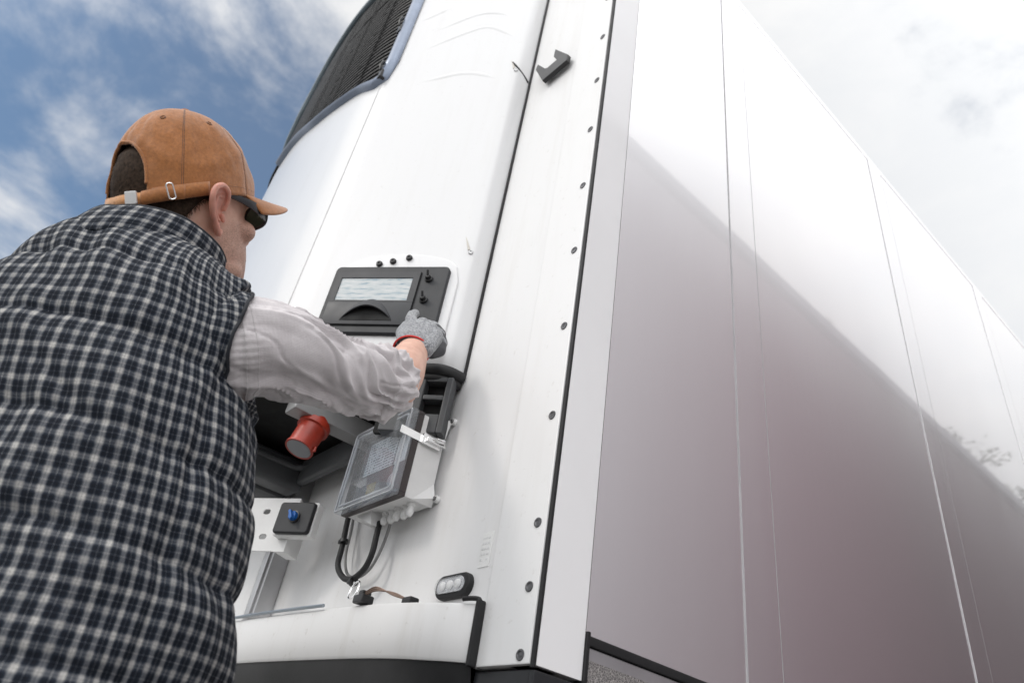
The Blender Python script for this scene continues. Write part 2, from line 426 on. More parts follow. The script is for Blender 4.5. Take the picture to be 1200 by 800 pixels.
# landing legs and axles so that the box stands
for x in (-2.0, -0.5):
    m = MB(); m.box((x - .07, 2.5, .12), (x + .07, 2.64, 1.06), .01); m.box((x - .15, 2.42, 0.0), (x + .15, 2.72, .05), .01); m.box((x - .05, 2.52, .05), (x + .05, 2.62, .2)); m.build('landing_leg', GREYPL, TR)
m = MB(); m.box((-1.9, 2.0, .92), (-1.75, LEN - .3, 1.059)); m.box((-.75, 2.0, .92), (-.6, LEN - .3, 1.059)); m.build('chassis_beam', GREYPL, TR)
for y in (8.6, 9.9, 11.2):
    for x in (-2.3, -.3):
        m = MB(); m.lathe([(0.28, -.18), (.46, -.18), (.5, -.13), (.5, .13), (.46, .18), (.28, .18), (.24, .1), (0, .1)], (x, y, .5), (1, 0, 0), 40)
        wh = m.build('wheel', BLACKRUB, TR)
        m = MB(); m.lathe([(.27, -.15), (.27, .15), (.2, .05), (.1, .08), (0, .08)], (x, y, .5), (1 if x > -1 else -1, 0, 0), 32); m.build('rim', ALU, wh)

# bumper beam across the nose: convex in plan
bz0, bz1 = 1.161, 1.2515
plan = spline([(-0.1365, -0.014, 0), (-0.20, -0.043, 0), (-0.32, -0.079, 0), (-0.55, -0.108, 0), (-0.83, -0.130, 0), (-1.25, -0.140, 0), (-1.67, -0.130, 0), (-1.95, -.108, 0), (-2.18, -.079, 0), (-2.36, -.014, 0)], 90)
P = []
prof = [(0.004, bz0 - .001), (0.0, bz0 + 0.004), (-0.001, bz0 + .04), (0.0, bz1 - 0.007), (0.003, bz1 - 0.002), (0.010, bz1)]
for i, p in enumerate(plan):
    t = (plan[min(i + 1, 90)] - plan[max(i - 1, 0)]).normalized(); nrm = Vector((-t.y, t.x, 0))
    if nrm.y > 0: nrm = -nrm
    row = [Vector((p.x, p.y, z)) - nrm * o for o, z in prof]
    row += [Vector((p.x, -0.0005, bz1)), Vector((p.x, -0.0005, bz0))]
    P.append(row)
m = MB(); m.grid(P, closeu=True); m.add(P[0], [tuple(range(8))]); m.add(P[-1], [tuple(range(8))]); m.build('nose_bumper', BUMPM, TR, smooth=40)
m = MB()
e = [Vector((-0.1335, -0.0065, z)) for z in (bz0 - 0.006, bz1 - .002, bz1 + 0.004)]
m.box((-0.1362, -0.022, bz0 - 0.008), (-0.1285, -0.0045, bz1 + 0.003), 0.003)
m.tube(spline([(-0.1325, -0.014, bz1 - 0.004), (-0.1338, -0.017, bz1 + 0.003), (-0.145, -0.022, bz1 + 0.0045), (-0.160, -0.030, bz1 + 0.003)], 12), 0.0042, 8)
m.build('bumper_end_trim', BLACKRUB, TR)
P = []
for i, p in enumerate(plan):
    t = (plan[min(i + 1, 90)] - plan[max(i - 1, 0)]).normalized(); nrm = Vector((-t.y, t.x, 0))
    if nrm.y > 0: nrm = -nrm
    s_ = smoothstep(-0.14, -0.45, p.x)
    q = Vector((p.x, p.y, 0)) - nrm * 0.008
    P.append([Vector((q.x, q.y, bz0 - 0.0015)), Vector((q.x, q.y + .004, bz0 - 0.02)), Vector((q.x, q.y + .015 + .01 * s_, 1.08)), Vector((q.x, q.y + .03 * s_ + .02, 1.03)), Vector((q.x, 0.003, 1.03)), Vector((q.x, 0.003, bz0 - .0015))])
m = MB(); m.grid(P, closeu=True); m.add(P[0], [tuple(range(6))]); m.add(P[-1], [tuple(range(6))])
m.build('lower_skirt', mat('worn_black_plastic', (0.022, 0.022, 0.023), 0.33, var=0.35, scale=9, bump=0.15, bscale=40), TR, smooth=40)
m = MB(); m.tube([Vector((p.x, p.y - .0035, bz1 + 0.0035)) for p in plan[28:80]], 0.0035, 8)
m.build('bumper_top_strip', mat('blue_grey_strip', (0.32, 0.36, 0.40), 0.3, 0.4), TR)
# aluminium rail on the wall, left of the box
for dx in (0, -0.50):
    m = MB(); x0 = -1.065 + dx
    m.box((x0, -0.040, 1.30), (x0 + 0.020, -0.0005, 1.70), 0.002); m.box((x0 + 0.0205, -0.052, 1.30), (x0 + 0.050, -0.0005, 1.70), 0.003); m.box((x0 + 0.0505, -0.046, 1.30), (x0 + 0.066, -0.0005, 1.70), 0.002)
    m.build('wall_rail', ALU if dx == 0 else ALU, TR)
m = MB(); m.box((-1.20, -0.045, 1.29), (-1.066, -0.0008, 1.72), 0.006); m.build('cover_channel', TRIMM, TR)
# small embossed label
m = MB(); m.box((-0.176, -0.0012, 1.316), (-0.146, 0.0, 1.378), 0.0005)
lb = m.build('embossed_label', mat('label_white', (0.72, 0.72, 0.71), 0.5, bump=0.4, bscale=220), TR)
m = MB()
for k in range(5):
    zz = 1.368 - k * 0.0095
    for j in range(3):
        if random.random() < .8: m.box((-0.173 + j * .008, -0.0017, zz - .002), (-0.167 + j * .008, -0.0013, zz + .0012))
m.build('label_marks', mat('label_grey', (0.66, 0.66, 0.66), 0.6), lb)
# oval marker light
mc = at_y(535, 688, 0.0); mc = Vector((mc.x, 0, mc.z))
mm = mat3(mc + Vector((0, 0, 0)), Vector((1, 0, 0)), Vector((0, 0, 1)), Vector((0, -1, 0)))
m = MB(); m.prism(rrect(0.098, 0.042, 0.0209, 10), 0.012, mm, 0.004); mk = m.build('marker_light', BLACKRUB, TR)
m = MB(); m.prism(rrect(0.078, 0.026, 0.0129, 10), 0.0145, mm, 0.001); m.build('reflector', mat('lamp_reflector', (0.55, 0.56, 0.58), 0.22, 0.8, var=.3, scale=90), mk)
m = MB()
for dx in (-0.022, 0.0, 0.022):
    m.lathe([(0.0085, 0), (0.0075, 0.003), (0.004, 0.0045), (0, 0.005)], mc + Vector((dx, -0.0146, 0)), (0, -1, 0), 20)
m.build('led', mat('led_white', (0.85, 0.85, 0.85), 0.12), mk)
m = MB(); m.prism(rrect(0.079, 0.027, 0.0132, 10), 0.006, mm @ Matrix.Translation((0, 0, 0.0150)), 0.003); m.build('lens', LENSG, mk)
# black hook bracket on the wall, high up
hz = 2.885
hm = mat3(Vector((0, -0.010, 0)), Vector((1, 0, 0)), Vector((0, 0, 1)), Vector((0, -1, 0)))
poly = [tuple((at_y(x, y, -0.028).x, at_y(x, y, -0.028).z)) for x, y in ((626.5, 81), (629, 74.5), (632, 76), (637, 79), (640, 78.5), (645, 74), (651, 69), (647.5, 65.5), (649.5, 56.5), (664, 62.5), (662.5, 69.5), (634, 93.5))]
m = MB(); m.prism(poly, 0.014, hm, 0.002); m.build('hook_bracket', BLACKPL, TR)

# ------------------------------------------------------------------ refrigeration unit
FR = thing('refrigeration_unit', (-1.25, 0.0, 1.6), 'white rounded refrigeration unit with dark louvred grille and control panel on the trailer nose', 'refrigeration unit')
B0 = Vector((-0.40, -0.09, 0)); UD = Vector((-0.78, -0.62, 0)).normalized(); UN = Vector((0.62, -0.78, 0)).normalized()
half = [(-0.352, 0.0), (-0.3515, -0.020), (-0.354, -0.038), (-0.361, -0.055), (-0.375, -0.0705)]
for u in (0.0, 0.06, 0.12, 0.18, 0.24, 0.30, 0.36):
    p = B0 + UD * u; half.append((p.x, p.y))
half += [(-0.71, -0.330), (-0.75, -0.343)]
for x in (-0.80, -0.88, -0.96, -1.05, -1.15, -1.25): half.append((x, -0.388 + 0.16 * (x + 1.25) ** 2 * 1.05))
full = half + [(-2.5 - x, y) for x, y in half[-2::-1]]
PL = spline([(x, y, 0) for x, y in full], 360)
TS = []
for i, p in enumerate(PL):
    t = (PL[min(i + 1, 360)] - PL[max(i - 1, 0)]).normalized(); n_ = Vector((-t.y, t.x, 0))
    if n_.dot(p - Vector((-1.25, 0.2, 0))) < 0: n_ = -n_
    TS.append(n_)
def cowl(x, z, off=0.0):       # point on the cowling at given X
    for i in range(12, 360):
        if PL[i + 1].x <= x <= PL[i].x:
            k = (PL[i].x - x) / max(1e-6, PL[i].x - PL[i + 1].x)
            p = PL[i].lerp(PL[i + 1], k); n_ = TS[i].lerp(TS[i + 1], k); return Vector((p.x, p.y, z)) + n_ * off
    return Vector((x, -0.3, z))
zt_tab = [(-2.2, 3.30), (-1.95, 3.36), (-1.80, 3.44), (-1.70, 3.56), (-1.60, 3.70), (-1.50, 3.80), (-1.38, 3.86), (-1.25, 3.885), (-1.1, 3.87), (-0.9, 3.84), (-0.35, 3.84)]
def ztop(x): return lerp_tab(zt_tab, x)
CZ0 = 1.765
rows = []
for i in range(0, 361, 2):
    p = PL[i]; n_ = TS[i]; row = []; zt = ztop(p.x)
    row.append(Vector((p.x, p.y, CZ0)) - n_ * 0.02)
    row.append(Vector((p.x, p.y, CZ0)) - n_ * 0.004); row.append(Vector((p.x, p.y, CZ0 + 0.004)))
    for k in range(1, 26): row.append(Vector((p.x, p.y, CZ0 + 0.004 + (zt - 0.07 - CZ0) * k / 25)))
    for k in range(1, 7):
        a = math.pi / 2 * k / 6; row.append(Vector((p.x, p.y, zt - 0.066 + 0.066 * math.sin(a))) - n_ * 0.066 * (1 - math.cos(a)) * (1 if abs(p.y) > .08 else .2))
    rows.append(row)
m = MB(); m.grid(rows)
tp = [r[-1] for r in rows]; ct = [Vector((v.x, 0.0, v.z)) for v in tp]; m.grid([[a, b] for a, b in zip(tp, ct)])
CW = m.build('cowl', COWLM, FR, smooth=50)
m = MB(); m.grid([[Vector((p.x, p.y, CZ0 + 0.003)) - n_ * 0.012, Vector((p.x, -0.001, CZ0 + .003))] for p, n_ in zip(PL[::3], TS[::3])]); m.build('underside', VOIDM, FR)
# gasket beside the cowl
m = MB(); m.box((-0.3515, -0.006, 1.765), (-0.3460, -0.0005, 3.79)); m.build('gasket', BLACKRUB, FR)
m = MB(); m.tube(spline([cowl(-0.372, 2.936, 0.001), cowl(-0.361, 2.915, 0.001), (-0.3535, -0.030, 2.892), (-0.3500, -0.010, 2.872)], 12), 0.003, 8); m.build('gap_line', BLACKRUB, FR)
# door seam
m = MB(); m.tube([cowl(-0.715, z, 0.0004) for z in (1.766, 2.2, 2.5, 2.86)], 0.0022, 6); m.build('door_seam', mat('seam_grey', (0.62, 0.62, 0.62), 0.5), FR)
# moulded ribs high on the cowl
def rib(pts, r=0.032):
    q = spline([cowl(x, z, -0.0296) for x, z in pts], 40)
    n = len(q) - 1
    MBx = MB(); MBx.tube(q, [r * (.86 + .14 * min(1, 3 * i / n, 3 * (1 - i / n))) for i in range(n + 1)], 12, up=(0, 0, 1)); MBx.build('moulded_rib', COWLM, FR, smooth=80)
def pxcowl(px, py):
    best = None
    for i in range(10, 200):
        r = ray(px, py); n_ = TS[i]; p0 = PL[i]
        q = CAM + r * ((p0 - CAM).dot(n_) / r.dot(n_))
        d = abs((q - p0).dot(Vector((-n_.y, n_.x, 0))))
        if best is None or d < best[0]: best = (d, q)
    return best[1]
for line in ([(452, 107), (500, 95), (544, 86), (575, 90), (598, 100)], [(456, 81), (500, 58), (540, 41), (573, 32), (600, 42), (620, 58)], [(471, 54), (520, 33), (562, 17), (592, 17), (622, 36)], [(484, 30), (510, 18), (540, 4)]):
    q = [pxcowl(*a) for a in line]; rib([(v.x, v.z) for v in q])
# teardrop dents with bolts
for (px, py) in ((609, 84), (556, 297)):
    c = pxcowl(px, py); c = cowl(min(c.x, -0.362), c.z, 0)
    m = MB(); m.tube(spline([cowl(c.x - 0.016, c.z + 0.055, -0.001), cowl(c.x - 0.009, c.z + 0.03, 0.001), cowl(c.x - .003, c.z + 0.006, 0.001)], 10), [0.0006 + 0.0030 * i / 10 for i in range(11)], 10); m.build('bolt_channel', mat('dirty_white', (0.56, 0.53, 0.48), 0.5), FR)
    m = MB(); m.lathe([(0.0062, -0.003), (0.0062, 0.003), (0.0048, 0.005), (0.003, 0.005), (0.0025, 0.0025), (0, 0.002)], c, (0.75, -0.6, -.2), 16); m.build('bolt', STEEL, FR)
# condenser grille
def pxfar(px, py):
    prev = None; r = ray(px, py)
    for i in range(90, 300):          # walk along the plan and find where the sight line meets it
        p0 = PL[i]; t_ = (p0.x - CAM.x) / r.x; q = CAM + r * t_; d = q.y - p0.y
        if prev is not None and prev[0] * d <= 0:
            k = prev[0] / (prev[0] - d); return prev[1].lerp(q, k)
        prev = (d, q)
    return None
gb_pts = [pxfar(*q) for q in ((443, 97), (427, 104), (407, 117), (386, 132), (367, 148), (349, 164), (334, 180))]
gb_tab = sorted([(q.x, q.z) for q in gb_pts if q is not None]); print('GB', [(round(a, 2), round(b, 2)) for a, b in gb_tab])
g0, g1 = gb_tab[0], gb_tab[1]; gb_tab = [(-2.0, g0[1] + .04), (g0[0] - .25, g0[1] + .03)] + gb_tab + [(-0.70, gb_tab[-1][1])]
def gbot(x): return lerp_tab(gb_tab, x)
xs = [-0.715 - (1.90 - 0.715) * i / 90 for i in range(91)]
def grille_mat():
    t = NT('grille_mesh'); v = t.n('ShaderNodeTexVoronoi'); v.inputs['Scale'].default_value = 95; t.l(t.tc.outputs['Object'], v.inputs['Vector'])
    t.l(t.ramp(v.outputs['Distance'], [(0.0, (0.05, 0.047, 0.047)), (0.32, (0.024, 0.023, 0.024)), (0.5, (0.010, 0.010, 0.011))]), t.b.inputs['Base Color']); t.set(Roughness=0.5, Metallic=0.3); t.bump(v.outputs['Distance'], 0.2, 0.002); return t.m
m = MB()
rows = []
for x in xs:
    zb, zt = gbot(x) + 0.012, ztop(x) - 0.02
    rows.append([cowl(x, zb + (zt - zb) * k / 6, 0.003) - (Vector((0, 0, 0)) if k < 6 else (TS[180] * 0.02)) for k in range(7)])
m.grid(rows)
nsl = 36
for k in range(nsl):
    z = 2.90 + k * 0.027
    run = [x for x in xs if gbot(x) + 0.02 < z < ztop(x) - 0.05]
    if len(run) < 3: continue
    m.tube([cowl(x, z, 0.005) for x in run], 0.005, 6, up=(0, 0, 1))
GR = m.build('grille', grille_mat(), FR, smooth=60)
edge = [cowl(-0.718, 3.80 - 0.9 * k / 10, 0.010) for k in range(10)] + spline([cowl(x, gbot(x), 0.010) for x in (-0.726, -0.76, -0.80, -0.87, -0.95, -1.05, -1.15, -1.3, -1.42, -1.50, -1.56)], 50)
P = []
for i, p in enumerate(edge):
    t = (edge[min(i + 1, len(edge) - 1)] - edge[max(i - 1, 0)]).normalized()
    out_n = (cowl(min(-0.71, p.x), p.z, 0.05) - cowl(min(-0.71, p.x), p.z, 0)).normalized(); s_ = t.cross(out_n).normalized()
    wd = 0.042 if p.z > 2.93 and p.x > -0.74 else 0.016 + 0.020 * smoothstep(-.85, -.72, p.x)
    q = [p - out_n * 0.011, p + out_n * 0.004, p + s_ * -wd * 0.3 + out_n * 0.012, p - s_ * wd * 0.8 + out_n * 0.006, p - s_ * wd - out_n * 0.011]
    P.append(q)
m = MB(); m.grid(P); m.build('grille_frame', BLUEGREY, FR, smooth=50)
for z in (2.905, 3.17):
    m = MB(); c = cowl(-0.712, z, 0.014)
    m.box((c.x - .012, c.y - .010, z - .02), (c.x + .010, c.y + .010, z + .02), .003); m.tube([c + Vector((-.002, -.012, .018)), c + Vector((.004, -.018, .035)), c + Vector((.004, -.014, .06))], .004, 8); m.build('latch', BLACKPL, FR)
m = MB(); m.tube(spline([cowl(x, ztop(x) - 0.045, 0.012) for x in (-0.75, -0.9, -1.1, -1.25, -1.38, -1.5, -1.6, -1.7, -1.8, -1.92)], 60), 0.016, 10); m.build('grille_top_trim', mat('trim_teal_grey', (0.10, 0.13, 0.15), 0.3), FR)

# control panel on the chamfered cheek
def CP(u, z, off=0.0): return B0 + UD * u + Vector((0, 0, z)) + UN * off
cpm = mat3(CP(0, 0, 0), -UD, Vector((0, 0, 1)), UN)     # local x = to the right (-u), y = up, z = outward
def cpoly(u0, u1, z0, z1, r, n=6): return rrect(u1 - u0, z1 - z0, r, n, -(u0 + u1) / 2, (z0 + z1) / 2)
sur = []
for i in range(25):
    a = R_(180 * i / 24); sur.append((-0.12 + 0.150 * math.cos(a), 2.060 + 0.052 * math.sin(a)))
sur = [(0.040, 1.80), (0.040, 2.02)] + sur + [(-0.28, 2.02), (-0.30, 1.80)]
m = MB(); m.prism(sur, 0.005, cpm, 0.0045, 4); m.build('panel_surround', COWLM, FR, smooth=60)
m = MB()
m.prism(cpoly(-0.016, 0.286, 1.852, 2.060, 0.014), 0.016, cpm, 0.004, 3)
PN = m.build('control_panel', DARKPL, FR)
m = MB(); m.prism(cpoly(0.052, 0.276, 1.872, 2.040, 0.004), 0.0172, cpm, 0.0004); m.build('door_gap', VOIDM, PN)
def ringplate(mb, o, i, zo, zi_, d, r=0.003):
    u0, u1, z0, z1 = o; a0, a1, b0, b1 = i
    for (p, q, s_, t) in ((u0, a0, z0, z1), (a1, u1, z0, z1), (a0, a1, z0, b0), (a0, a1, b1, z1)):
        if q - p > 1e-4 and t - s_ > 1e-4: mb.prism([(-q, s_), (-p, s_), (-p, t), (-q, t)], d, cpm @ Matrix.Translation((0, 0, zo)))
m = MB()
ringplate(m, (0.0545, 0.2735, 1.9425, 2.0375), (0.071, 0.259, 1.9475, 2.019), 0.0, 0, 0.0205)
m.prism([(-0.2735, 1.8745), (-0.0545, 1.8745), (-0.0545, 1.9425), (-0.2735, 1.9425)], 0.0205, cpm, 0.001)
PD = m.build('panel_door', DARKPL2, PN, smooth=30)
m = MB()
for e_ in ([(0.0785, 1.9435), (0.0785, 2.0235)], [(0.2515, 1.9435), (0.2515, 2.0235)]): pass
def lcd():
    t = NT('lcd_screen'); nv = t.noise(30, 4, 0.6, stretch=(1.0, 1.0, 7.0))
    sep = t.n('ShaderNodeSeparateXYZ'); t.l(t.tc.outputs['Object'], sep.inputs[0])
    bands = t.math('SINE', t.math('MULTIPLY', sep.outputs['Z'], 420))
    f_ = t.math('MULTIPLY', t.math('ADD', t.math('MULTIPLY', bands, 0.07), nv), 1.0)
    t.l(t.ramp(f_, [(0.30, (0.24, 0.32, 0.38)), (0.46, (0.44, 0.48, 0.49)), (0.7, (0.56, 0.57, 0.57))]), t.b.inputs['Base Color'])
    t.set(Roughness=0.18); return t.m
m = MB(); m.prism([(-0.260, 1.9465), (-0.070, 1.9465), (-0.070, 2.020), (-0.260, 2.020)], 0.0180, cpm); m.build('display', lcd(), PN, smooth=0)
# half-moon handle
hp = [(-0.225 + 0.1300 * i / 20, 1.890 + 0.030 * math.sin(math.pi * i / 20) ** 0.8) for i in range(21)]
m = MB(); m.prism([(-0.226, 1.886)] + hp + [(-0.094, 1.886)], 0.0215, cpm); m.build('handle_recess', VOIDM, PN)
P = []
for i in range(21):
    x, z = hp[i]; k = math.sin(math.pi * i / 20)
    P.append([cpm @ Vector((x, z + 0.030 * k, 0.0207)), cpm @ Vector((x, z + 0.016 * k, 0.0215 + 0.010 * k)), cpm @ Vector((x, z, 0.0215 + 0.016 * k)), cpm @ Vector((x, z - .002, 0.0210 + .014 * k))])
m = MB(); m.grid(P); m.build('handle', DARKPL2, PN, smooth=50)
for (u, z) in ((0.0315, 2.018), (0.0300, 1.952)):
    m = MB(); c = cpm @ Vector((-u, z, 0.016))
    m.lathe([(0.0105, 0), (0.0105, 0.004), (0.0075, 0.006), (0.0065, 0.012), (0.0045, 0.014), (0, 0.014)], c, UN, 14); m.tube([c + UN * .011, c + UN * .020 + Vector((0, 0, .012))], [.0035, .003], 8)
    m.build('knob', BLACKPL, PN)
m = MB(); m.lathe([(0.009, 0), (0.009, 0.006), (0.006, 0.010), (0, 0.010)], cpm @ Vector((-0.034, 1.893, 0.016)), UN, 18); m.build('push_button', BLACKPL, PN)
for px, py in ((445, 310), (461, 307), (480, 303)):
    q = at_p(px, py, B0 + UN * .005, UN)
    m = MB(); m.lathe([(0.0085, -0.003), (0.0085, 0.004), (0.0065, 0.0075), (0.003, 0.0075), (0.002, 0.005), (0, 0.005)], q, UN, 18); m.build('indicator_cap', BLACKPL, FR)

# lower black fairing under the cowl
lipp = [Vector((p.x, p.y, 1.768)) - n_ * 0.002 for p, n_ in zip(PL[2:150:2], TS[2:150:2])]
m = MB(); m.tube(lipp, 0.0115, 12, up=(0, 0, 1), flat=1.25); m.tube([p + Vector((0, 0, -.020)) - n_ * .004 for p, n_ in zip(lipp, TS[2:150:2])], 0.009, 12, up=(0, 0, 1), flat=1.1); m.build('lower_lip', BLACKRUB, FR)
# right vent block with two openings
m = MB()
o, ii = -0.035, 0.16
def vb(u0, u1, z0, z1, d0, d1, mb, bev=0.003):
    mb.prism(cpoly(u0, u1, z0, z1, 0.003, 2), d1 - d0, cpm @ Matrix.Translation((0, 0, d0)), bev, 2)
vb(-0.084, -0.0695, 1.610, 1.748, -0.030, 0.0, m); vb(-0.0225, 0.060, 1.610, 1.748, -0.030, 0.0, m)
vb(-0.0693, -0.0227, 1.736, 1.748, -0.030, -0.001, m); vb(-0.0693, -0.0227, 1.690, 1.7025, -0.030, -0.001, m); vb(-0.0693, -0.0227, 1.610, 1.655, -0.030, -0.001, m)
m.build('vent_frame', GREYPL, FR)
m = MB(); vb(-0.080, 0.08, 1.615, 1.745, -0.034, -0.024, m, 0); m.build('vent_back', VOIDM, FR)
# open tub seen from below
TUB = MB()
TUB.box((-1.02, -0.335, 1.605), (-0.945, -0.050, 1.690), 0.016, seg=4)
TUB.box((-0.9449, -0.075, 1.622), (-0.660, -0.050, 1.690), 0.008, seg=3)
TUB.tube(spline([(-0.948, -0.20, 1.664), (-0.946, -0.11, 1.664), (-0.935, -0.078, 1.664), (-0.90, -0.068, 1.664), (-0.80, -0.066, 1.664), (-.67, -.066, 1.664)], 30), 0.009, 10)
TUB.build('drip_tub', GREYPL, FR, smooth=45)
m = MB(); m.box((-0.655, -0.262, 1.650), (-0.600, -0.055, 1.700), 0.006); m.build('support_strip', mat('pale_metal_strip', (0.30, 0.30, 0.30), 0.4, 0.3), FR)
m = MB(); m.tube(spline([(-1.0, -0.355, 1.70), (-0.80, -0.335, 1.700), (-0.70, -0.315, 1.700), (-0.64, -0.270, 1.695)], 20), 0.014, 12); m.build('front_bar', mat('satin_bar', (0.30, 0.31, 0.32), 0.25, 0.7), FR)
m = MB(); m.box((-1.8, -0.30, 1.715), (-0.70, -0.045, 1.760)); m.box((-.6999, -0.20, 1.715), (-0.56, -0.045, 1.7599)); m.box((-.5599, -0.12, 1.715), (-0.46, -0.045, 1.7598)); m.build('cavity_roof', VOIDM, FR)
m = MB(); m.box((-1.60, -0.335, 1.60), (-1.03, -.05, 1.70), .02); m.build('lower_fairing', GREYPL, FR)
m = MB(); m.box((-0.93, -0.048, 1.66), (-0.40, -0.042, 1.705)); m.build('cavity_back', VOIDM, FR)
# red power plug
pa = at_d(373, 493, 1.62); pb = at_d(350, 526, 1.555)
ax = (pb - pa).normalized(); L = (pb - pa).length
m = MB(); m.lathe([(0.0, 0), (0.030, 0), (0.033, 0.012), (0.0375, 0.014), (0.0375, 0.028), (0.0325, 0.030), (0.0305, L - 0.006), (0.033, L - 0.005), (0.033, L), (0.0290, L), (0.0290, L - 0.004), (0, L - .004)], pa, ax, 40)
tb = Vector((1, 0, -0.2)); PG = m.build('power_inlet', REDPL, FR)
m = MB(); m.lathe([(0, 0), (0.0288, 0), (0.0288, 0.003), (0.027, 0.0045), (0, 0.0045)], pa + ax * (L - 0.0035), ax, 36); m.build('inlet_cap', mat('grey_cap', (0.24, 0.245, 0.26), 0.45), PG)
m = MB(); m.cyl(pa - ax * 0.07, pa + ax * .002, 0.022, 0.026, 24); m.build('inlet_neck', mat('dark_red_plastic', (0.30, 0.03, 0.02), 0.45), PG)
q = pa + ax * (L - .006) + AX * .034
m = MB(); m.tube([q, q + Vector(AX) * .004 + ax * .012, q + ax * .014 - AX * .004], .003, 8); m.build('inlet_tab', REDPL, PG)

# ------------------------------------------------------------------ clear-lidded electrical box
EB = thing('electrical_box', (-0.475, 0.0, 1.46), 'light grey electrical box with clear lid and metal latch on the white front wall', 'electrical box')
m = MB(); m.box((-0.588, -0.070, 1.462), (-0.362, -0.008, 1.648), 0.003); 
for (x, z) in ((-0.352, 1.478), (-0.352, 1.655), (-0.598, 1.478), (-0.598, 1.655)):
    sx = 1 if x > -0.5 else -1
    m.lathe([(0.0075, 0), (0.0075, 0.0085), (0, 0.0085)], (x + sx * .004, -0.0005, z), (0, -1, 0), 16)
    zz = 1.4625 if z < 1.5 else 1.6475
    bx = -0.3625 if sx > 0 else -0.5875
    m.add([(bx, -0.055, zz), (bx, -0.010, zz + (0.05 if z < 1.5 else -0.05)), (bx, -0.004, zz), (x + sx * .004, -0.0015, z), (x + sx * .004, -0.0095, z)],
          [(0, 1, 4), (0, 4, 3, 2), (1, 2, 3, 4), (0, 2, 1)])
BX = m.build('box_body', LIGHTGREY, EB)
m = MB()
for (x, z) in ((-0.348, 1.478), (-0.348, 1.655)):
    m = MB(); m.lathe([(0.0045, 0), (0.0045, 0.003), (0.002, 0.004), (0, 0.003)], (x, -0.0090, z), (0, -1, 0), 12); m.build('mounting_screw', mat('dark_screw', (.2, .2, .2), .3, .9), BX)
m = MB()      # dark bezel
for a, b in (((-0.590, -0.0850, 1.460), (-0.360, -0.0705, 1.468)), ((-0.590, -0.0850, 1.642), (-0.360, -0.0705, 1.650)), ((-0.590, -0.0850, 1.4681), (-0.582, -0.0705, 1.6419)), ((-0.368, -0.0850, 1.4681), (-0.360, -0.0705, 1.6419))): m.box(a, b, 0.001)
m.build('lid_seal', mat('lid_seal_brown', (0.035, 0.026, 0.026), 0.35), BX)
def paper():
    t = NT('label_sheet'); sep = t.n('ShaderNodeSeparateXYZ'); t.l(t.tc.outputs['Object'], sep.inputs[0])
    ln = t.math('GREATER_THAN', t.math('SINE', t.math('MULTIPLY', sep.outputs['Z'], 900)), 0.15)
    wn = t.math('GREATER_THAN', t.noise(260, 2, 0.6, stretch=(1, 1, 0.2)), 0.50)
    t.l(t.mix(t.math('MULTIPLY', ln, wn), (0.62, 0.68, 0.72), (0.10, 0.13, 0.18)), t.b.inputs['Base Color']); t.set(Roughness=0.6); return t.m
m = MB(); m.box((-0.577, -0.0722, 1.473), (-0.373, -0.0700, 1.637)); m.build('inner_panel', mat('inner_panel_dark', (0.045, 0.055, 0.075), 0.35), BX)
m = MB(); m.box((-0.560, -0.0740, 1.548), (-0.440, -0.0723, 1.628)); m.build('label_sheet', paper(), BX, smooth=0)
m = MB(); m.box((-0.435, -0.0740, 1.548), (-0.392, -0.0723, 1.622)); m.build('blank_label', mat('pale_label', (0.72, 0.74, 0.76), 0.4), BX, smooth=0)
m = MB(); m.box((-0.525, -0.0740, 1.500), (-0.492, -0.0723, 1.522)); m.build('yellow_sticker', mat('olive_sticker', (0.22, 0.17, 0.04), 0.5), BX, smooth=0)
m = MB(); m.lathe([(0.014, 0), (0.014, 0.004), (0.010, 0.006), (0, 0.006)], (-0.425, -0.0723, 1.510), (0, -1, 0), 20); m.build('dial', mat('pale_dial', (0.35, 0.38, 0.42), 0.3), BX)
# clear lid: a real tray of clear plastic
bm = bmesh.new(); bmesh.ops.create_cube(bm, size=1)
for v in bm.verts: v.co = Vector((-0.475 + v.co.x * 0.232, -0.0942 + v.co.y * 0.0180, 1.555 + v.co.z * 0.192))
bmesh.ops.bevel(bm, geom=list(bm.edges), offset=0.004, segments=3, profile=0.5, affect='EDGES')
m = MB(); m.bm(bm)
LIDO = m.build('clear_lid', LIDG, BX)
m = MB(); fr_ = mat3(Vector((-0.475, -0.1006, 1.555)), Vector((1, 0, 0)), Vector((0, 0, 1)), Vector((0, -1, 0)))
m.tube([fr_ @ Vector((x, y, 0)) for x, y in rrect(.206, .166, .006, 4)], .0028, 8, closed=True); m.tube([fr_ @ Vector((x, y, 0.0012)) for x, y in rrect(.226, .186, .005, 4)], .0022, 8, closed=True)
m.build('lid_ridge', mat('milky_ridge', (0.42, 0.44, 0.47), 0.15, var=.2), BX)
# latch on the right face
m = MB(); m.box((-0.3605, -0.118, 1.583), (-0.3585, -0.060, 1.600), .0006); m.box((-0.375, -0.1030, 1.583), (-0.3606, -0.1012, 1.600), .0005)
m.box((-0.3600, -0.066, 1.580), (-0.352, -0.020, 1.603), 0.0015); m.box((-0.3520, -0.058, 1.586), (-0.344, -0.012, 1.597), 0.002); m.tube([(-0.351, -.050, 1.592), (-0.338, -.040, 1.594), (-0.334, -.025, 1.594), (-.345, -.014, 1.592)], .0028, 8)
m.build('latch', CHROME, BX)
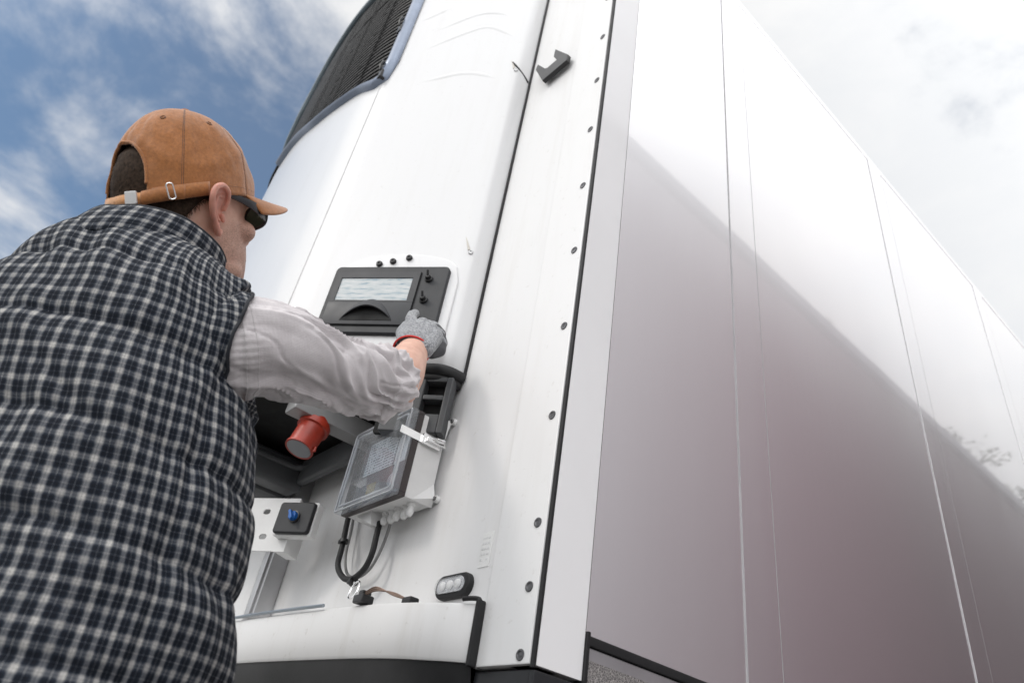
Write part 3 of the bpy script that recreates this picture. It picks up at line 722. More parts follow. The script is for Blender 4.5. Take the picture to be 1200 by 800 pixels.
# glands
for i, x in enumerate((-0.475, -0.452, -0.428, -0.404, -0.380)):
    c = Vector((x, -0.040 + .003 * (i % 2), 1.4622))
    m = MB(); m.lathe([(0.0088, 0), (0.0088, 0.006), (0.0062, 0.007), (0.0062, 0.013), (0.0078, 0.014), (0.0078, 0.021), (0.005, 0.027), (0.0035, 0.027), (0, 0.024)], c, (0, 0, -1), 8); m.build('cable_gland', LIGHTGREY, BX, smooth=20)
m = MB(); m.add([(-0.560, -0.062, 1.4618), (-0.500, -0.062, 1.4618), (-0.485, -0.03, 1.4618), (-0.485, -0.062, 1.430), (-0.487, -0.03, 1.430)], [(0, 1, 3), (1, 2, 4, 3), (0, 3, 4, 2), (0, 2, 1)]); m.build('gusset', LIGHTGREY, BX)

# cables
def cable(name, pts, r, mt, label, cat, n=60):
    q = spline(pts, n); m = MB(); m.tube(q, r, 12); o = m.build(name, mt); tag(o, label, cat); return o
Y1 = -0.045
bl = cable('black_cable', [at_y(412, 590, -.03), at_y(408, 607, -.035), at_y(401, 640, Y1), at_y(396, 662, Y1), at_y(402, 676, Y1), at_y(413, 678, Y1), at_y(427, 666, Y1), at_y(436, 648, Y1), at_y(441, 628, Y1), at_y(445, 612, -.040)], 0.0063, BLACKRUB, 'thick black cable hanging in a loop under the electrical box', 'cable')
gl = cable('grey_cable', [at_y(416, 592, -.015), at_y(412, 620, -.016), at_y(405, 650, -.02), at_y(407, 672, -.02), at_y(420, 676, -.02), at_y(435, 664, -.02), at_y(448, 640, -.02), at_y(456, 618, -.026), at_y(459, 604, -.037)], 0.0033, CABLEG, 'thin grey cable hanging beside the thick black one under the electrical box', 'cable')
for k, (px, py) in enumerate(((403, 634), (414, 681))):
    c = at_y(px, py, Y1)
    m = MB(); m.lathe([(0.0062, -.004), (.0100, -.004), (.0100, .004), (.0062, .004)], c, (at_y(399, 645, Y1) - at_y(404, 620, Y1)) if k == 0 else (1, 0, .1), 18); m.box(c + Vector((-.018, -.005, -.004)), c + Vector((-.008, .005, .005)), .001)
    m.build('cable_tie', BLACKPL, bl)
# ring and clamp on the bumper
c = at_y(415, 691, -0.07)
m = MB(); m.tube([c + Vector((0.0150 * math.cos(a), 0.004 * math.sin(a), 0.018 * math.sin(a))) for a in [2 * math.pi * k / 28 for k in range(28)]], 0.0018, 8, closed=True)
rg = m.build('wire_ring', CHROME); tag(rg, 'small steel ring tied to the loop of the black cable', 'ring')
cl = thing('seal_clamp', (at_y(445, 697, -.08)), 'black clamp with a coiled wire lying on the top edge of the white bumper', 'clamp')
c0 = Vector((at_y(425, 697, -.088).x, -0.086, bz1 + 0.010)); c1 = Vector((at_y(470, 697, -.07).x, -0.050, bz1 + 0.007))
m = MB(); m.box(c0 + Vector((-.016, -.012, -.009)), c0 + Vector((.018, .014, .006)), .003); m.box(c0 + Vector((-.004, -.010, .0)), c0 + Vector((.012, .010, .014)), .003); m.build('clamp_block', BLACKPL, cl)
m = MB(); m.box(c1 + Vector((-.016, -.008, -.006)), c1 + Vector((.012, .012, .006)), .003); m.build('end_block', BLACKPL, cl)
m = MB()
for k in range(3): m.tube(spline([c0 + Vector((.01, -.004, .004 + k * .003)), c0.lerp(c1, .35) + Vector((0, -.010, .013 + .003 * k)), c0.lerp(c1, .7) + Vector((0, -.006, .011 - .002 * k)), c1 + Vector((-.006, -.002, .002))], 20), .0016, 6)
m.build('coiled_wire', mat('bronze_wire', (0.30, 0.22, 0.18), 0.3, 0.8), cl)

# ------------------------------------------------------------------ bracket plate and blue switch
n2 = Vector((0.50, -0.86, 0.0)).normalized(); u2 = Vector((0.86, 0.50, 0)); p0 = at_y(322, 618, -0.13)
def BP(px, py, off=0): return at_p(px, py, p0 + n2 * off, n2)
BK = thing('bracket_plate', p0 + Vector((0, .13, 0)) * 0, 'white bracket plate with two slotted holes beside the blue switch', 'bracket')
m = MB()
bm_ = mat3(p0, u2, Vector((0, 0, 1)), n2); inv = bm_.inverted()
pl_ = [inv @ BP(*q) for q in ((296, 584), (352, 589), (350, 655), (288, 645))]
xm0 = pl_[0].x - .05; xm1 = pl_[1].x; zm0 = pl_[3].y; zm1 = pl_[0].y
def holed(mb, x0, x1, z0, z1, holes, d):
    # plate with stadium holes through bmesh boolean-free triangulation
    bm = bmesh.new(); loops = [[(x0, z0), (x1, z0), (x1, z1), (x0, z1)]] + holes; es = []
    for lp in loops:
        vs = [bm.verts.new((x, y, 0)) for x, y in lp]
        for i in range(len(vs)): es.append(bm.edges.new((vs[i], vs[(i + 1) % len(vs)])))
    bmesh.ops.triangle_fill(bm, use_beauty=True, edges=es)
    r = bmesh.ops.extrude_face_region(bm, geom=list(bm.faces)); bmesh.ops.translate(bm, verts=[g for g in r['geom'] if isinstance(g, bmesh.types.BMVert)], vec=(0, 0, d))
    mb.bm(bm, bm_)
hl = []
for q in ((314, 600), (309, 629)):
    c = inv @ BP(*q); hl.append(rrect(0.021, 0.013, 0.0062, 6, c.x, c.y)[::-1])
holed(m, xm0, xm1 - .04, zm0, zm1, hl, 0.004)
m.prism([(xm1 - .0398, zm0), (xm1 + .002, zm0), (xm1 + .002, zm1), (xm1 - .0398, zm1)], .0042, bm_)
m.build('plate', LIGHTGREY, BK, smooth=30)
a_ = bm_ @ Vector((xm1, (zm0 + zm1) / 2, 0)); 
m = MB(); m.prism([(xm1 - .03, zm0 + .002), (xm1 - .002, zm0 + .002), (xm1 - .002, zm1 - .002), (xm1 - .03, zm1 - .002)], 0.055, bm_ @ Matrix.Translation((0, 0, -.057)), 0); m.build('standoff', LIGHTGREY, BK)
SW = thing('rotary_switch', a_, 'square black switch with a blue knob on the white bracket plate', 'switch')
sc = inv @ BP(354, 613)
wx = (inv @ BP(377, 612)).x - (inv @ BP(331, 612)).x; wz = (inv @ BP(356, 594)).y - (inv @ BP(352, 634)).y
sm = bm_ @ Matrix.Translation((sc.x, sc.y, 0.0045))
m = MB(); m.prism(rrect(wx * .96, wz * .98, .005), 0.022, sm, 0.002); m.build('switch_housing', LIGHTGREY, SW)
m = MB(); m.prism(rrect(wx * .88, wz * .90, .008), 0.010, sm @ Matrix.Translation((0, 0, .0222)), 0.004, 3); m.build('switch_face', DARKPL, SW)
c = sm @ Vector((0.002, 0.001, 0.0322))
m = MB(); m.lathe([(0.0145, 0), (0.0145, 0.003), (0.0115, 0.004), (0, 0.004)], c, n2, 24); m.build('knob_base', BLACKPL, SW)
m = MB(); m.lathe([(0.0115, 0.004), (0.0110, 0.010), (0.0095, 0.012), (0, 0.012)], c, n2, 10); m.prism(rrect(.007, .023, .003), .008, mat3(c + n2 * .0118, u2, Vector((0, 0, 1)), n2) @ Matrix.Rotation(.5, 4, 'Z'), .002); m.build('knob', BLUEPL, SW)

#PERSON_START
# ------------------------------------------------------------------ the person
PR = thing('person', (-0.25, -0.57, 0.0), 'person in plaid quilted vest and brown cap pressing the control panel with a gloved hand', 'person')
HS = 1.08; HC = Vector((-0.273, -0.671, 1.721)) + AX * .0098 + AY * .0167
HMX = Vector((0.917, 0.384, -0.110)); HMY = Vector((-0.274, 0.805, 0.526)); HMZ = Vector((0.291, -0.452, 0.843))
HMAT = mat3(HC, HMX * HS, HMY * HS, HMZ * HS)
def H(x, y, z): return HMAT @ Vector((x, y, z))
TR_ = Vector((0.69, 0.72, 0)).normalized(); TF_ = Vector((-0.72, 0.69, 0)).normalized()
def skin_mat():
    t = NT('skin'); t.set(Roughness=0.48, Subsurface_Weight=0.12, Subsurface_Scale=0.01)
    t.b.inputs['Subsurface Radius'].default_value = (1, .35, .2)
    c = t.ramp(t.noise(45, 5, .6), [(0.3, (0.55, 0.30, 0.225)), (0.55, (0.63, 0.375, 0.285)), (0.75, (0.68, 0.43, 0.34))])
    def jawmask(p, r0, r1):
        v = t.n('ShaderNodeVectorMath', operation='DISTANCE'); t.l(t.tc.outputs['Object'], v.inputs[0]); v.inputs[1].default_value = p - Vector((-0.25, -0.57, 0.0))
        mr = t.n('ShaderNodeMapRange', interpolation_type='SMOOTHSTEP'); t.l(v.outputs['Value'], mr.inputs[0])
        mr.inputs[1].default_value = r0; mr.inputs[2].default_value = r1; mr.inputs[3].default_value = 1; mr.inputs[4].default_value = 0; return mr.outputs[0]
    jm = t.math('MAXIMUM', jawmask(H(.055, .055, -.055), .045, .075), jawmask(H(.02, .09, -.07), .035, .065))
    st = t.ramp(t.noise(650, 2, .5), [(0.50, 0.0), (0.62, 1.0)])
    c = t.mix(t.math('MULTIPLY', jm, t.math('MULTIPLY_ADD', st, .55, .22)), c, (0.16, 0.10, 0.075))
    t.l(c, t.b.inputs['Base Color']); t.bump(t.noise(350, 3), .25, .001); return t.m
SKIN = skin_mat()
EARM = mat('ear_skin', (0.60, 0.275, 0.205), 0.45, var=.12, scale=60, Subsurface_Weight=0.2, Subsurface_Scale=0.006)
HAIRM = mat('dark_brown_hair', (0.040, 0.026, 0.018), 0.75, var=.5, scale=180, Specular_IOR_Level=0.12)

# head rings: z, front, back, half width
HT = [(-0.150, 0.030, -0.085, 0.052), (-0.128, 0.045, -0.086, 0.054), (-0.118, 0.072, -0.082, 0.050), (-0.108, 0.086, -0.080, 0.053), (-0.092, 0.092, -0.079, 0.060), (-0.072, 0.094, -0.082, 0.066), (-0.050, 0.095, -0.088, 0.069),
      (-0.030, 0.094, -0.096, 0.071), (-0.008, 0.092, -0.101, 0.0735), (0.014, 0.088, -0.104, 0.0750), (0.034, 0.093, -0.105, 0.0755), (0.055, 0.092, -0.103, 0.0745), (0.078, 0.082, -0.096, 0.069), (0.098, 0.064, -0.082, 0.058), (0.114, 0.040, -0.060, 0.042), (0.124, 0.010, -0.030, 0.020)]
m = MB(); P = []
for z, yf, yb, w_ in HT:
    row = []
    for k in range(40):
        a = 2 * math.pi * k / 40; c, s_ = math.cos(a), math.sin(a)
        e = 2.0 if s_ < 0 else 2.25
        r = (abs(c) ** e + abs(s_) ** e) ** (-1 / e)
        yc = (yf + yb) / 2; hy = (yf - yb) / 2
        row.append(H(w_ * c * r, yc + hy * s_ * r, z))
    P.append(row)
m.grid(P, closeu=True); m.add(P[0], [tuple(range(40))]); m.add(P[-1], [tuple(range(40))])
sc_ = HS
def hb(x, y, z, r, q=(1, 1, 1)): m.ball(Vector((0, 0, 0)), 1, 10, (1, 1, 1), HMAT @ Matrix.Translation((x, y, z)) @ Matrix.Diagonal((r * q[0], r * q[1], r * q[2], 1)))
m.cone2(H(0, .085, .022), H(0, .108, -.014), .009 * sc_, .0105 * sc_)
for s_ in (-1, 1):
    hb(s_ * .011, .099, -.019, .0080); hb(s_ * .044, .066, -.012, .024, (1, 1, .8)); hb(s_ * .030, .084, .040, .015, (1.4, .8, .6))
    hb(s_ * .048, .030, -.078, .022, (.9, 1.6, .9))
hb(0, .094, -.050, .013, (1.9, .8, .5)); hb(0, .091, -.063, .013, (1.7, .8, .55)); hb(0, .084, -.100, .020, (1.2, .8, .8))
# neck, trunk and limbs
nb = Vector((-0.262, -0.705, 1.53))
m.cone2(H(0, -.015, -.07), nb, .062, .070, 24)
SHR = at_d(262, 405, 0.99); ELB = at_d(462, 452, 1.262); WRI = at_d(484, 412, 1.415)
m.cone2(H(0, -.015, -.09), nb, .058, .068, 24)
trunk = [(Vector((-.25, -.57, .92)), .15), (Vector((-.25, -.58, 1.05)), .145), (Vector((-.25, -.61, 1.25)), .145), (Vector((-.255, -.65, 1.42)), .12)]
for (a, ra), (b, rb) in zip(trunk, trunk[1:]):
    for s_ in (-.06, .06): m.cone2(a + TR_ * s_, b + TR_ * s_, ra, rb)
SHL = Vector((-.262, -.68, 1.48)) - TR_ * .19
m.cone2(Vector((-.255, -.66, 1.46)), SHR, .075, .055); m.cone2(Vector((-.255, -.66, 1.46)), SHL, .075, .06)
m.cone2(SHR, ELB, .055, .044); m.cone2(ELB, ELB.lerp(WRI, .35), .044, .044); m.cone2(ELB.lerp(WRI, .35), WRI, .044, .031)
ELL = SHL + Vector((-.03, -.06, -.29)); WRL = ELL + Vector((-.06, .10, -.24))
m.cone2(SHL, ELL, .052, .042); m.cone2(ELL, WRL, .042, .029)
hips = {}
for s_ in (-1, 1):
    hp_ = Vector((-.25, -.57, .90)) + TR_ * .09 * s_; kn = hp_ + Vector((0, 0, -.43)) + TF_ * .02 + TR_ * .02 * s_; an = kn + Vector((0, 0, -.40)) - TF_ * .02
    hips[s_] = (hp_, kn, an); m.cone2(hp_, kn, .085, .058); m.cone2(kn, an, .056, .042); m.cone2(an, an + Vector((0, 0, -.045)) + TF_ * .12, .036, .028)
# left hand, hanging relaxed
def fingers(mb, base, d, side, nrm, rs, curl, sc=1.0):
    for k, (off, L_) in enumerate(((-.030, .072), (-.010, .080), (.010, .075), (.029, .058))):
        p = base + d * .085 + side * off; q = p; dr = d.copy()
        for j, fr in enumerate((.45, .32, .23)):
            dr = (dr * math.cos(curl) + nrm * math.sin(curl)).normalized(); q2 = q + dr * L_ * fr; mb.cone2(q, q2, rs * (1 - .08 * j), rs * (1 - .08 * (j + 1)), 12); q = q2
    p = base + d * .02 - side * .032; a = p + (d * .8 - side * .6).normalized() * .045; b = a + (d * .95 + nrm * .35 - side * .1).normalized() * .032
    mb.cone2(base + d * .012 - side * .012, p, rs * 1.4, rs * 1.25, 12); mb.cone2(p, a, rs * 1.25, rs, 12); mb.cone2(a, b, rs, rs * .85, 12)
def palm(mb, base, d, side, r=.014):
    for o_ in (-.030, -.010, .010, .029): mb.cone2(base + side * o_ * .6, base + d * .085 + side * o_, r * 1.05, r, 12)
dL = Vector((-.05, .18, -.98)).normalized(); sL = Vector((-.9, -.3, 0)).normalized(); nL = dL.cross(sL)
palm(m, WRL, dL, sL); fingers(m, WRL, dL, sL, nL if nL.dot(TR_) > 0 else -nL, .0095, .35)
# right hand (inside the glove)
IDX = [at_d(485, 382, 1.520), at_d(481.5, 374, 1.560), at_d(483, 369.5, 1.590), at_p(486.5, 367.5, B0 + UN * .030, UN)]
HND = {'palm': [(at_d(478, 403, 1.43), at_d(484, 383, 1.515)), (at_d(485, 403, 1.425), at_d(495, 381, 1.520)), (at_d(492, 405, 1.42), at_d(504, 386, 1.505)), (at_d(497, 409, 1.415), at_d(510, 394, 1.485))],
       'mid': [at_d(495, 381, 1.520), at_d(508, 384, 1.552), at_d(515, 392, 1.532), at_d(509, 402, 1.50)],
       'rin': [at_d(504, 386, 1.505), at_d(514, 392, 1.525), at_d(517, 402, 1.503), at_d(508, 409, 1.478)],
       'pin': [at_d(510, 394, 1.485), at_d(517, 402, 1.492), at_d(515.5, 411, 1.472), at_d(506, 414, 1.455)],
       'thu': [at_d(474, 400, 1.45), at_d(472, 390, 1.50), at_d(477, 383, 1.545), at_d(483, 380, 1.575)]}
def hand(mb, k):
    mb.cone2(WRI, at_d(484, 402, 1.44), .0315 * k, .030 * k)
    for a, b in HND['palm']: mb.cone2(a, b, .0200 * k, .0175 * k, 14)
    for key, r in (('mid', .0145), ('rin', .0138), ('pin', .0125), ('thu', .0150)):
        q = HND[key]
        for i in range(3): mb.cone2(q[i], q[i + 1], r * (1.08 - .06 * i) * k, r * (1.02 - .06 * i) * k, 14)
    for i in range(3): mb.cone2(IDX[i], IDX[i + 1], (.0150, .0128, .0118)[i] * k, (.0130, .0118, .0108)[i] * k, 14)
hand(m, .86)
body = m.build('body', SKIN, PR); voxelize(body, .0034, 3, .5)

# ear
for sgn, nm in ((1, 'ear'), (-1, 'ear')):
    m = MB()
    def E_(x, y, z): return H(sgn * (.079 + (x - .079) * 1.22), .004 + (y - .004) * 1.30, z * 1.03)
    hx = spline([(.079, .006, .004), (.084, .008, .018), (.090, .004, .030), (.0965, -.008, .0345), (.100, -.0195, .027), (.0995, -.0235, .012), (.094, -.019, -.006), (.087, -.010, -.020), (.0805, -.002, -.031), (.077, .003, -.026)], 60)
    m.tube([E_(*p) for p in hx], [.0036 + .0012 * math.sin(math.pi * i / 60) + (.0012 if i > 46 else 0) for i in range(61)], 12)
    ah = spline([(.085, .001, .022), (.090, -.010, .020), (.0905, -.014, .006), (.086, -.009, -.008), (.082, -.002, -.013)], 30)
    m.tube([E_(*p) for p in ah], .0032, 10)
    m.cone2(E_(.079, .004, -.004), E_(.080, .005, -.011), .0045, .0035, 10)
    # back plate of the shell
    ct = E_(.081, -.004, .002); rim = [E_(p[0] - .003, p[1], p[2]) for p in hx[2:]]
    vs = [ct] + rim; n_ = len(rim); off_ = (E_(0, 0, 0) - E_(.0035, .0, 0)); vs2 = [v + off_ for v in vs]
    fs = [(0, i, i + 1) for i in range(1, n_)] + [(0, n_, 1)]
    b_ = len(vs); fs += [tuple(b_ + j for j in reversed(f)) for f in fs]
    fs += [(i, i + b_, i % n_ + 1 + b_, i % n_ + 1) for i in range(1, n_ + 1)]
    m.add(vs + vs2, fs)
    er = m.build(nm, EARM, body); voxelize(er, .0011, 4, .5)
# eyes
for s_ in (-1, 1):
    m = MB(); m.ball(H(s_ * .031, .067, .018), .0125, 12); m.build('eye', mat('eye_white', (.7, .68, .65), .2) if s_ < 0 else bpy.data.materials['eye_white'], body)

# hair: short shell plus strands at the nape and in the cap opening
m = MB(); P = []
rnd = random.Random(3); strands = MB()
def headpt(a, z, off):
    for (z0, f0, b0, w0), (z1, f1, b1, w1) in zip(HT, HT[1:]):
        if z0 <= z <= z1:
            k = (z - z0) / (z1 - z0); yf = f0 + (f1 - f0) * k; yb = b0 + (b1 - b0) * k; w_ = w0 + (w1 - w0) * k; break
    c, s_ = math.cos(a), math.sin(a); return Vector(((w_ + off) * c, (yf + yb) / 2 + ((yf - yb) / 2 + off) * s_, z))
def hairline(a):       # lowest hair, by angle from the back centre
    d = abs((a - 1.5 * math.pi)); return -.084 + .062 * smoothstep(.3, .95, d) + .040 * smoothstep(.95, 1.5, d)
for i in range(25):
    row = []
    for j in range(49):
        a = math.pi * (1.5 - .53) + math.pi * 1.06 * j / 48 ; zl = hairline(a); z = zl + (.110 - zl) * i / 24
        row.append(H(*headpt(a, z, (.0045 if 0 < i else -.001) + .0012 * noise.noise(Vector((a * 6, z * 120, 2))))))
    P.append(row)
m.grid(P); HRO = m.build('hair', HAIRM, PR, smooth=80)
for k in range(8500):
    a = math.pi * 1.5 + rnd.uniform(-1, 1) * math.pi * .53; zl = hairline(a); z = zl - .004 * rnd.random() + (rnd.random() ** 1.2) * .19
    if z > .108: continue
    p = H(*headpt(a, max(z, -.14), .003)); nrm = (H(*headpt(a, max(z, -.14), .02)) - p).normalized()
    d = (nrm * .45 - HMZ + Vector((rnd.gauss(0, .35), rnd.gauss(0, .35), rnd.gauss(0, .25)))).normalized(); l_ = rnd.uniform(.006, .011); s_ = d.cross(nrm).normalized() * .00055
    strands.add([p - s_, p + s_, p + d * l_], [(0, 1, 2)])
strands.build('hair_strands', HAIRM, HRO, smooth=0)

# cap
def cap_mat(name, c, stretch=None):
    t = NT(name); t.set(Roughness=0.85, Sheen_Weight=0.35, Sheen_Roughness=0.5)
    a = t.ramp(t.noise(16, 5, .6), [(.28, tuple(x * .84 for x in c)), (.5, c), (.75, tuple(min(1, x * 1.14) for x in c))])
    f_ = t.ramp(t.noise(220, 4, .7), [(.35, .78), (.65, 1.12)])
    t.l(t.mix(1.0, a, f_, 'MULTIPLY'), t.b.inputs['Base Color']); t.bump(t.noise(60, 5), .35, .004); t.bump(t.noise(900, 2), .3, .0006); return t.m
CAPM = cap_mat('brown_cap_cloth', (0.34, 0.128, 0.034)); CAPD = cap_mat('brown_cap_stitch', (0.16, 0.062, 0.022)); CAPL = cap_mat('pale_cap_strap', (0.50, 0.235, 0.085))
rimz = [(0, .050), (40, .043), (65, .036), (90, .026), (120, .008), (150, -.006), (180, -.010)]
def zr(a): d = abs((math.degrees(a) + 180) % 360 - 180); return lerp_tab(rimz, d)
ZTOP = .166
def crown(a, t, off=0.0, wr=True):
    s_ = math.cos(t * math.pi / 2) ** .80; h = math.sin(t * math.pi / 2) ** 1.02
    z0 = zr(a); x = (.0855 + off) * s_ * math.sin(a); y = -.004 + (.111 + off) * s_ * math.cos(a); z = z0 + (ZTOP + off - z0) * h
    if wr:
        q = Vector((math.sin(a) * 3.2 + t * 1.5, math.cos(a) * 3.2, t * 3.0)); d = (noise.noise(q) * .0035 + noise.noise(q * 2.7) * .0016) * math.sin(math.pi * min(1, t * 1.1 + .08))
        fold = math.exp(-((t - .34 - .13 * math.sin(a * 2.2 + .6)) / .045) ** 2) * .0022 * (1 if math.sin(a) > 0 else .4)
        seam = -.0012 * sum(math.exp(-((((a - R_(60 * k)) + math.pi) % (2 * math.pi) - math.pi) / .022) ** 2) for k in range(6))
        k = 1 + (d + fold + seam) / .1; x *= k; y *= k; z += d * .4
    return H(x, y, z)
na, nt_ = 180, 44
vs = []; fs = []
for i in range(nt_ + 1):
    for j in range(na): vs.append(crown(2 * math.pi * j / na, i / nt_))
def hole(a, t):
    d = abs(math.degrees(a) - 180); return t > .115 and (d / 33.0) ** 2 + (max(0, t - .115) / .28) ** 2 < 1
for i in range(nt_):
    for j in range(na):
        a = 2 * math.pi * (j + .5) / na; t = (i + .5) / nt_
        d = abs(math.degrees(a) - 180)
        if hole(a, t) or (t <= .115 and d < 33): continue
        fs.append((i * na + j, i * na + (j + 1) % na, (i + 1) * na + (j + 1) % na, (i + 1) * na + j))
m = MB(); m.add(vs, fs)
CP_ = m.build('cap', CAPM, PR, smooth=80)
md = CP_.modifiers.new('thickness', 'SOLIDIFY'); md.thickness = .0022; md.offset = 1
def arc(pts, r, name='stitching', mt=None): q = MB(); q.tube(pts, r, 8); return q.build(name, mt or CAPD, CP_)
# rolled edge of the opening
edge_ = [crown(math.pi + R_(33.5) * math.cos(b), .115 + .285 * math.sin(b), .0015) for b in [math.pi * k / 30 for k in range(31)]]
arc(edge_, .0028, 'opening_binding', CAPM)
for k in range(6):
    a = R_(60 * k)
    t0 = .50 if k == 3 else .02
    for da in ((-.014, .014) if k in (1, 2) else (0,)): arc([crown(a + da, t0 + (.985 - t0) * i / 30, .0017) for i in range(31)], .0008)
arc([crown(R_(-118 + 236 * i / 80), .065, .0018) for i in range(81)], .0005)
for k in range(6):
    a = R_(30 + 60 * k)
    if k in (2, 3) : a = R_(30 + 60 * k + (-6 if k == 2 else 6))
    c = crown(a, .60, .0022); tx = (crown(a + .05, .60, .0022) - c).normalized(); ty = (crown(a, .63, .0022) - c).normalized()
    q = MB(); q.tube([c + (tx * math.cos(b) + ty * math.sin(b)) * .0036 for b in [2 * math.pi * i / 20 for i in range(20)]], .0010, 8, closed=True); q.build('eyelet', CAPD, CP_)
q = MB(); q.lathe([(0.0085, -.003), (0.0085, .001), (.0065, .0038), (.003, .005), (0, .0052)], H(0, -.004, ZTOP + .0045), HMZ, 24); q.build('top_button', CAPM, CP_)
# brim
P = []
for i in range(33):
    a = R_(-62 + 124 * i / 32); row = []
    for j in range(15):
        k = j / 14
        b0 = Vector((.0850 * math.sin(a), -.004 + .1105 * math.cos(a), zr(a) + .002)); s_ = math.sin(a)
        ln = .079 * math.cos(a * 1.42) ** .30 if math.cos(a * 1.42) > 0 else 0
        x = b0.x + s_ * .006 * k; y = b0.y + ln * k; z = b0.z + .012 * k - .006 * k * k - .46 * (x * x) / .085 * (k * .9)
        row.append(H(x, y, z))
    P.append(row)
m = MB(); m.grid(P); br = m.build('brim', CAPM, CP_, smooth=80); md = br.modifiers.new('t', 'SOLIDIFY'); md.thickness = .0052; md.offset = 0
md = br.modifiers.new('b', 'SUBSURF'); md.levels = 1; md.render_levels = 1
for kk in (.25, .45, .65, .85, .96):
    pts = [Vector(P[i][0]).lerp(Vector(P[i][14]), kk) + HMZ * .0022 for i in range(3, 30)]
    pts = [Vector(P[i][min(14, round(14 * kk))]) + HMZ * .0021 for i in range(2, 31)]; arc(pts, .0004)
# strap, clasp and ring
def band(a0, a1, z0, z1, off, name, mt, n=40):
    P = []
    for i in range(n + 1):
        a = R_(a0 + (a1 - a0) * i / n); r0 = (.0865 + off) * math.sin(a); y0 = -.004 + (.112 + off) * math.cos(a); zz = zr(a)
        P.append([H(r0, y0, zz + z0), H(r0 * 1.006, y0 * 1.006, zz + (z0 + z1) / 2), H(r0 * .992, y0 * .992, zz + z1)])
    q = MB(); q.grid(P); o = q.build(name, mt, CP_, smooth=80); md = o.modifiers.new('t', 'SOLIDIFY'); md.thickness = .002; md.offset = 1; return o
band(140, 222, .000, .0185, .0005, 'strap', CAPL); band(118, 150, -.001, .0195, .0030, 'strap_end', CAPM, 20); band(100, 142, .0, .021, .0022, 'strap_tab', CAPM, 20)
a = R_(156); c = H((.0935) * math.sin(a), -.004 + .119 * math.cos(a), zr(a) + .0095); tg = (H(.0935 * math.sin(a - .1), -.004 + .119 * math.cos(a - .1), zr(a - .1) + .0095) - c).normalized(); upv = HMZ.copy(); nn = tg.cross(upv).normalized()
if nn.dot(c - HC) < 0: nn = -nn
upv = nn.cross(tg).normalized() * (1 if nn.cross(tg).dot(HMZ) > 0 else -1)
q = MB(); q.prism(rrect(.0175, .0200, .002), .0035, mat3(c - nn * .001, tg, upv, nn), .001); q.build('clasp', mat('brushed_clasp', (.80, .80, .80), .28, .6, var=.05), CP_)
a = R_(128); c = H((.0930) * math.sin(a), -.004 + .1185 * math.cos(a), zr(a) + .0105)
tg = (H(.093 * math.sin(a - .1), -.004 + .1185 * math.cos(a - .1), zr(a - .1) + .0105) - c).normalized(); nn = tg.cross(HMZ).normalized(); nn = nn if nn.dot(c - HC) > 0 else -nn; upv = nn.cross(tg).normalized(); upv = upv if upv.dot(HMZ) > 0 else -upv
q = MB(); rr_ = rrect(.0095, .0250, .0040, 5); q.tube([c + nn * .003 + tg * x + upv * y for x, y in rr_], .0012, 8, closed=True); q.build('ring', CHROME, CP_)

# sunglasses
GL = None
fr_m = mat('glasses_frame', (0.020, 0.021, 0.024), 0.28)
m = MB(); m.tube([H(-.011, .1065, .024), H(0, .1075, .027), H(.011, .1065, .024)], .0024, 8); glo = m.build('sunglasses', fr_m, PR, smooth=40)
q = spline([(.0815, -.008, .031), (.0815, .020, .030), (.079, .055, .026), (.0745, .080, .020), (.069, .094, .016)], 24)
for s_ in (1, -1):
    m = MB(); P = []
    for i, p in enumerate(q):
        hh = .0035 + .0055 * smoothstep(4, 20, i)
        P.append([H(s_ * (p.x + dx), p.y, p.z + dz) for dx, dz in ((-.0015, -hh), (.0015, -hh), (.0022, 0), (.0015, hh), (-.0015, hh))])
    m.grid(P, closeu=True); m.add(P[0], [tuple(range(5))]); m.add(P[-1], [tuple(range(5))]); m.build('temple', fr_m, glo)
lens_m = NT('green_lens'); lens_m.set(Base_Color=(.11, .19, .15, 1), Roughness=.08)
for s_ in (1, -1):
    def LP(u, v):       # u 0..1 from nose to temple, v -1..1
        x = .008 + .062 * u; return Vector((s_ * x, .1065 - .010 * u ** 2.2 - .0015 * v * v, .017 + v * (.0215 - .002 * u) + .004 * u))
    out_ = [(.5 + .5 * math.copysign(abs(math.cos(b)) ** .62, math.cos(b)), math.copysign(abs(math.sin(b)) ** .62, math.sin(b)) * (1 - .12 * (1 - math.cos(b)) * (1 if math.sin(b) < 0 else 0))) for b in [2 * math.pi * k / 48 for k in range(48)]]
    m = MB(); m.tube([H(*LP(u, v)) for u, v in out_], .0026, 10, closed=True); 
    m.build('lens_rim', fr_m, glo)
    m = MB(); ctr = H(*LP(.5, 0)); rg_ = [H(*LP(u, v)) for u, v in out_]
    P = [[ctr.lerp(p, k / 4) for p in rg_] for k in range(1, 5)]; m.grid(P, closeu=True); m.add([ctr] + P[0], [(0, i + 1, (i + 1) % 48 + 1) for i in range(48)])
    m.build('lens', lens_m.m, glo, smooth=80)

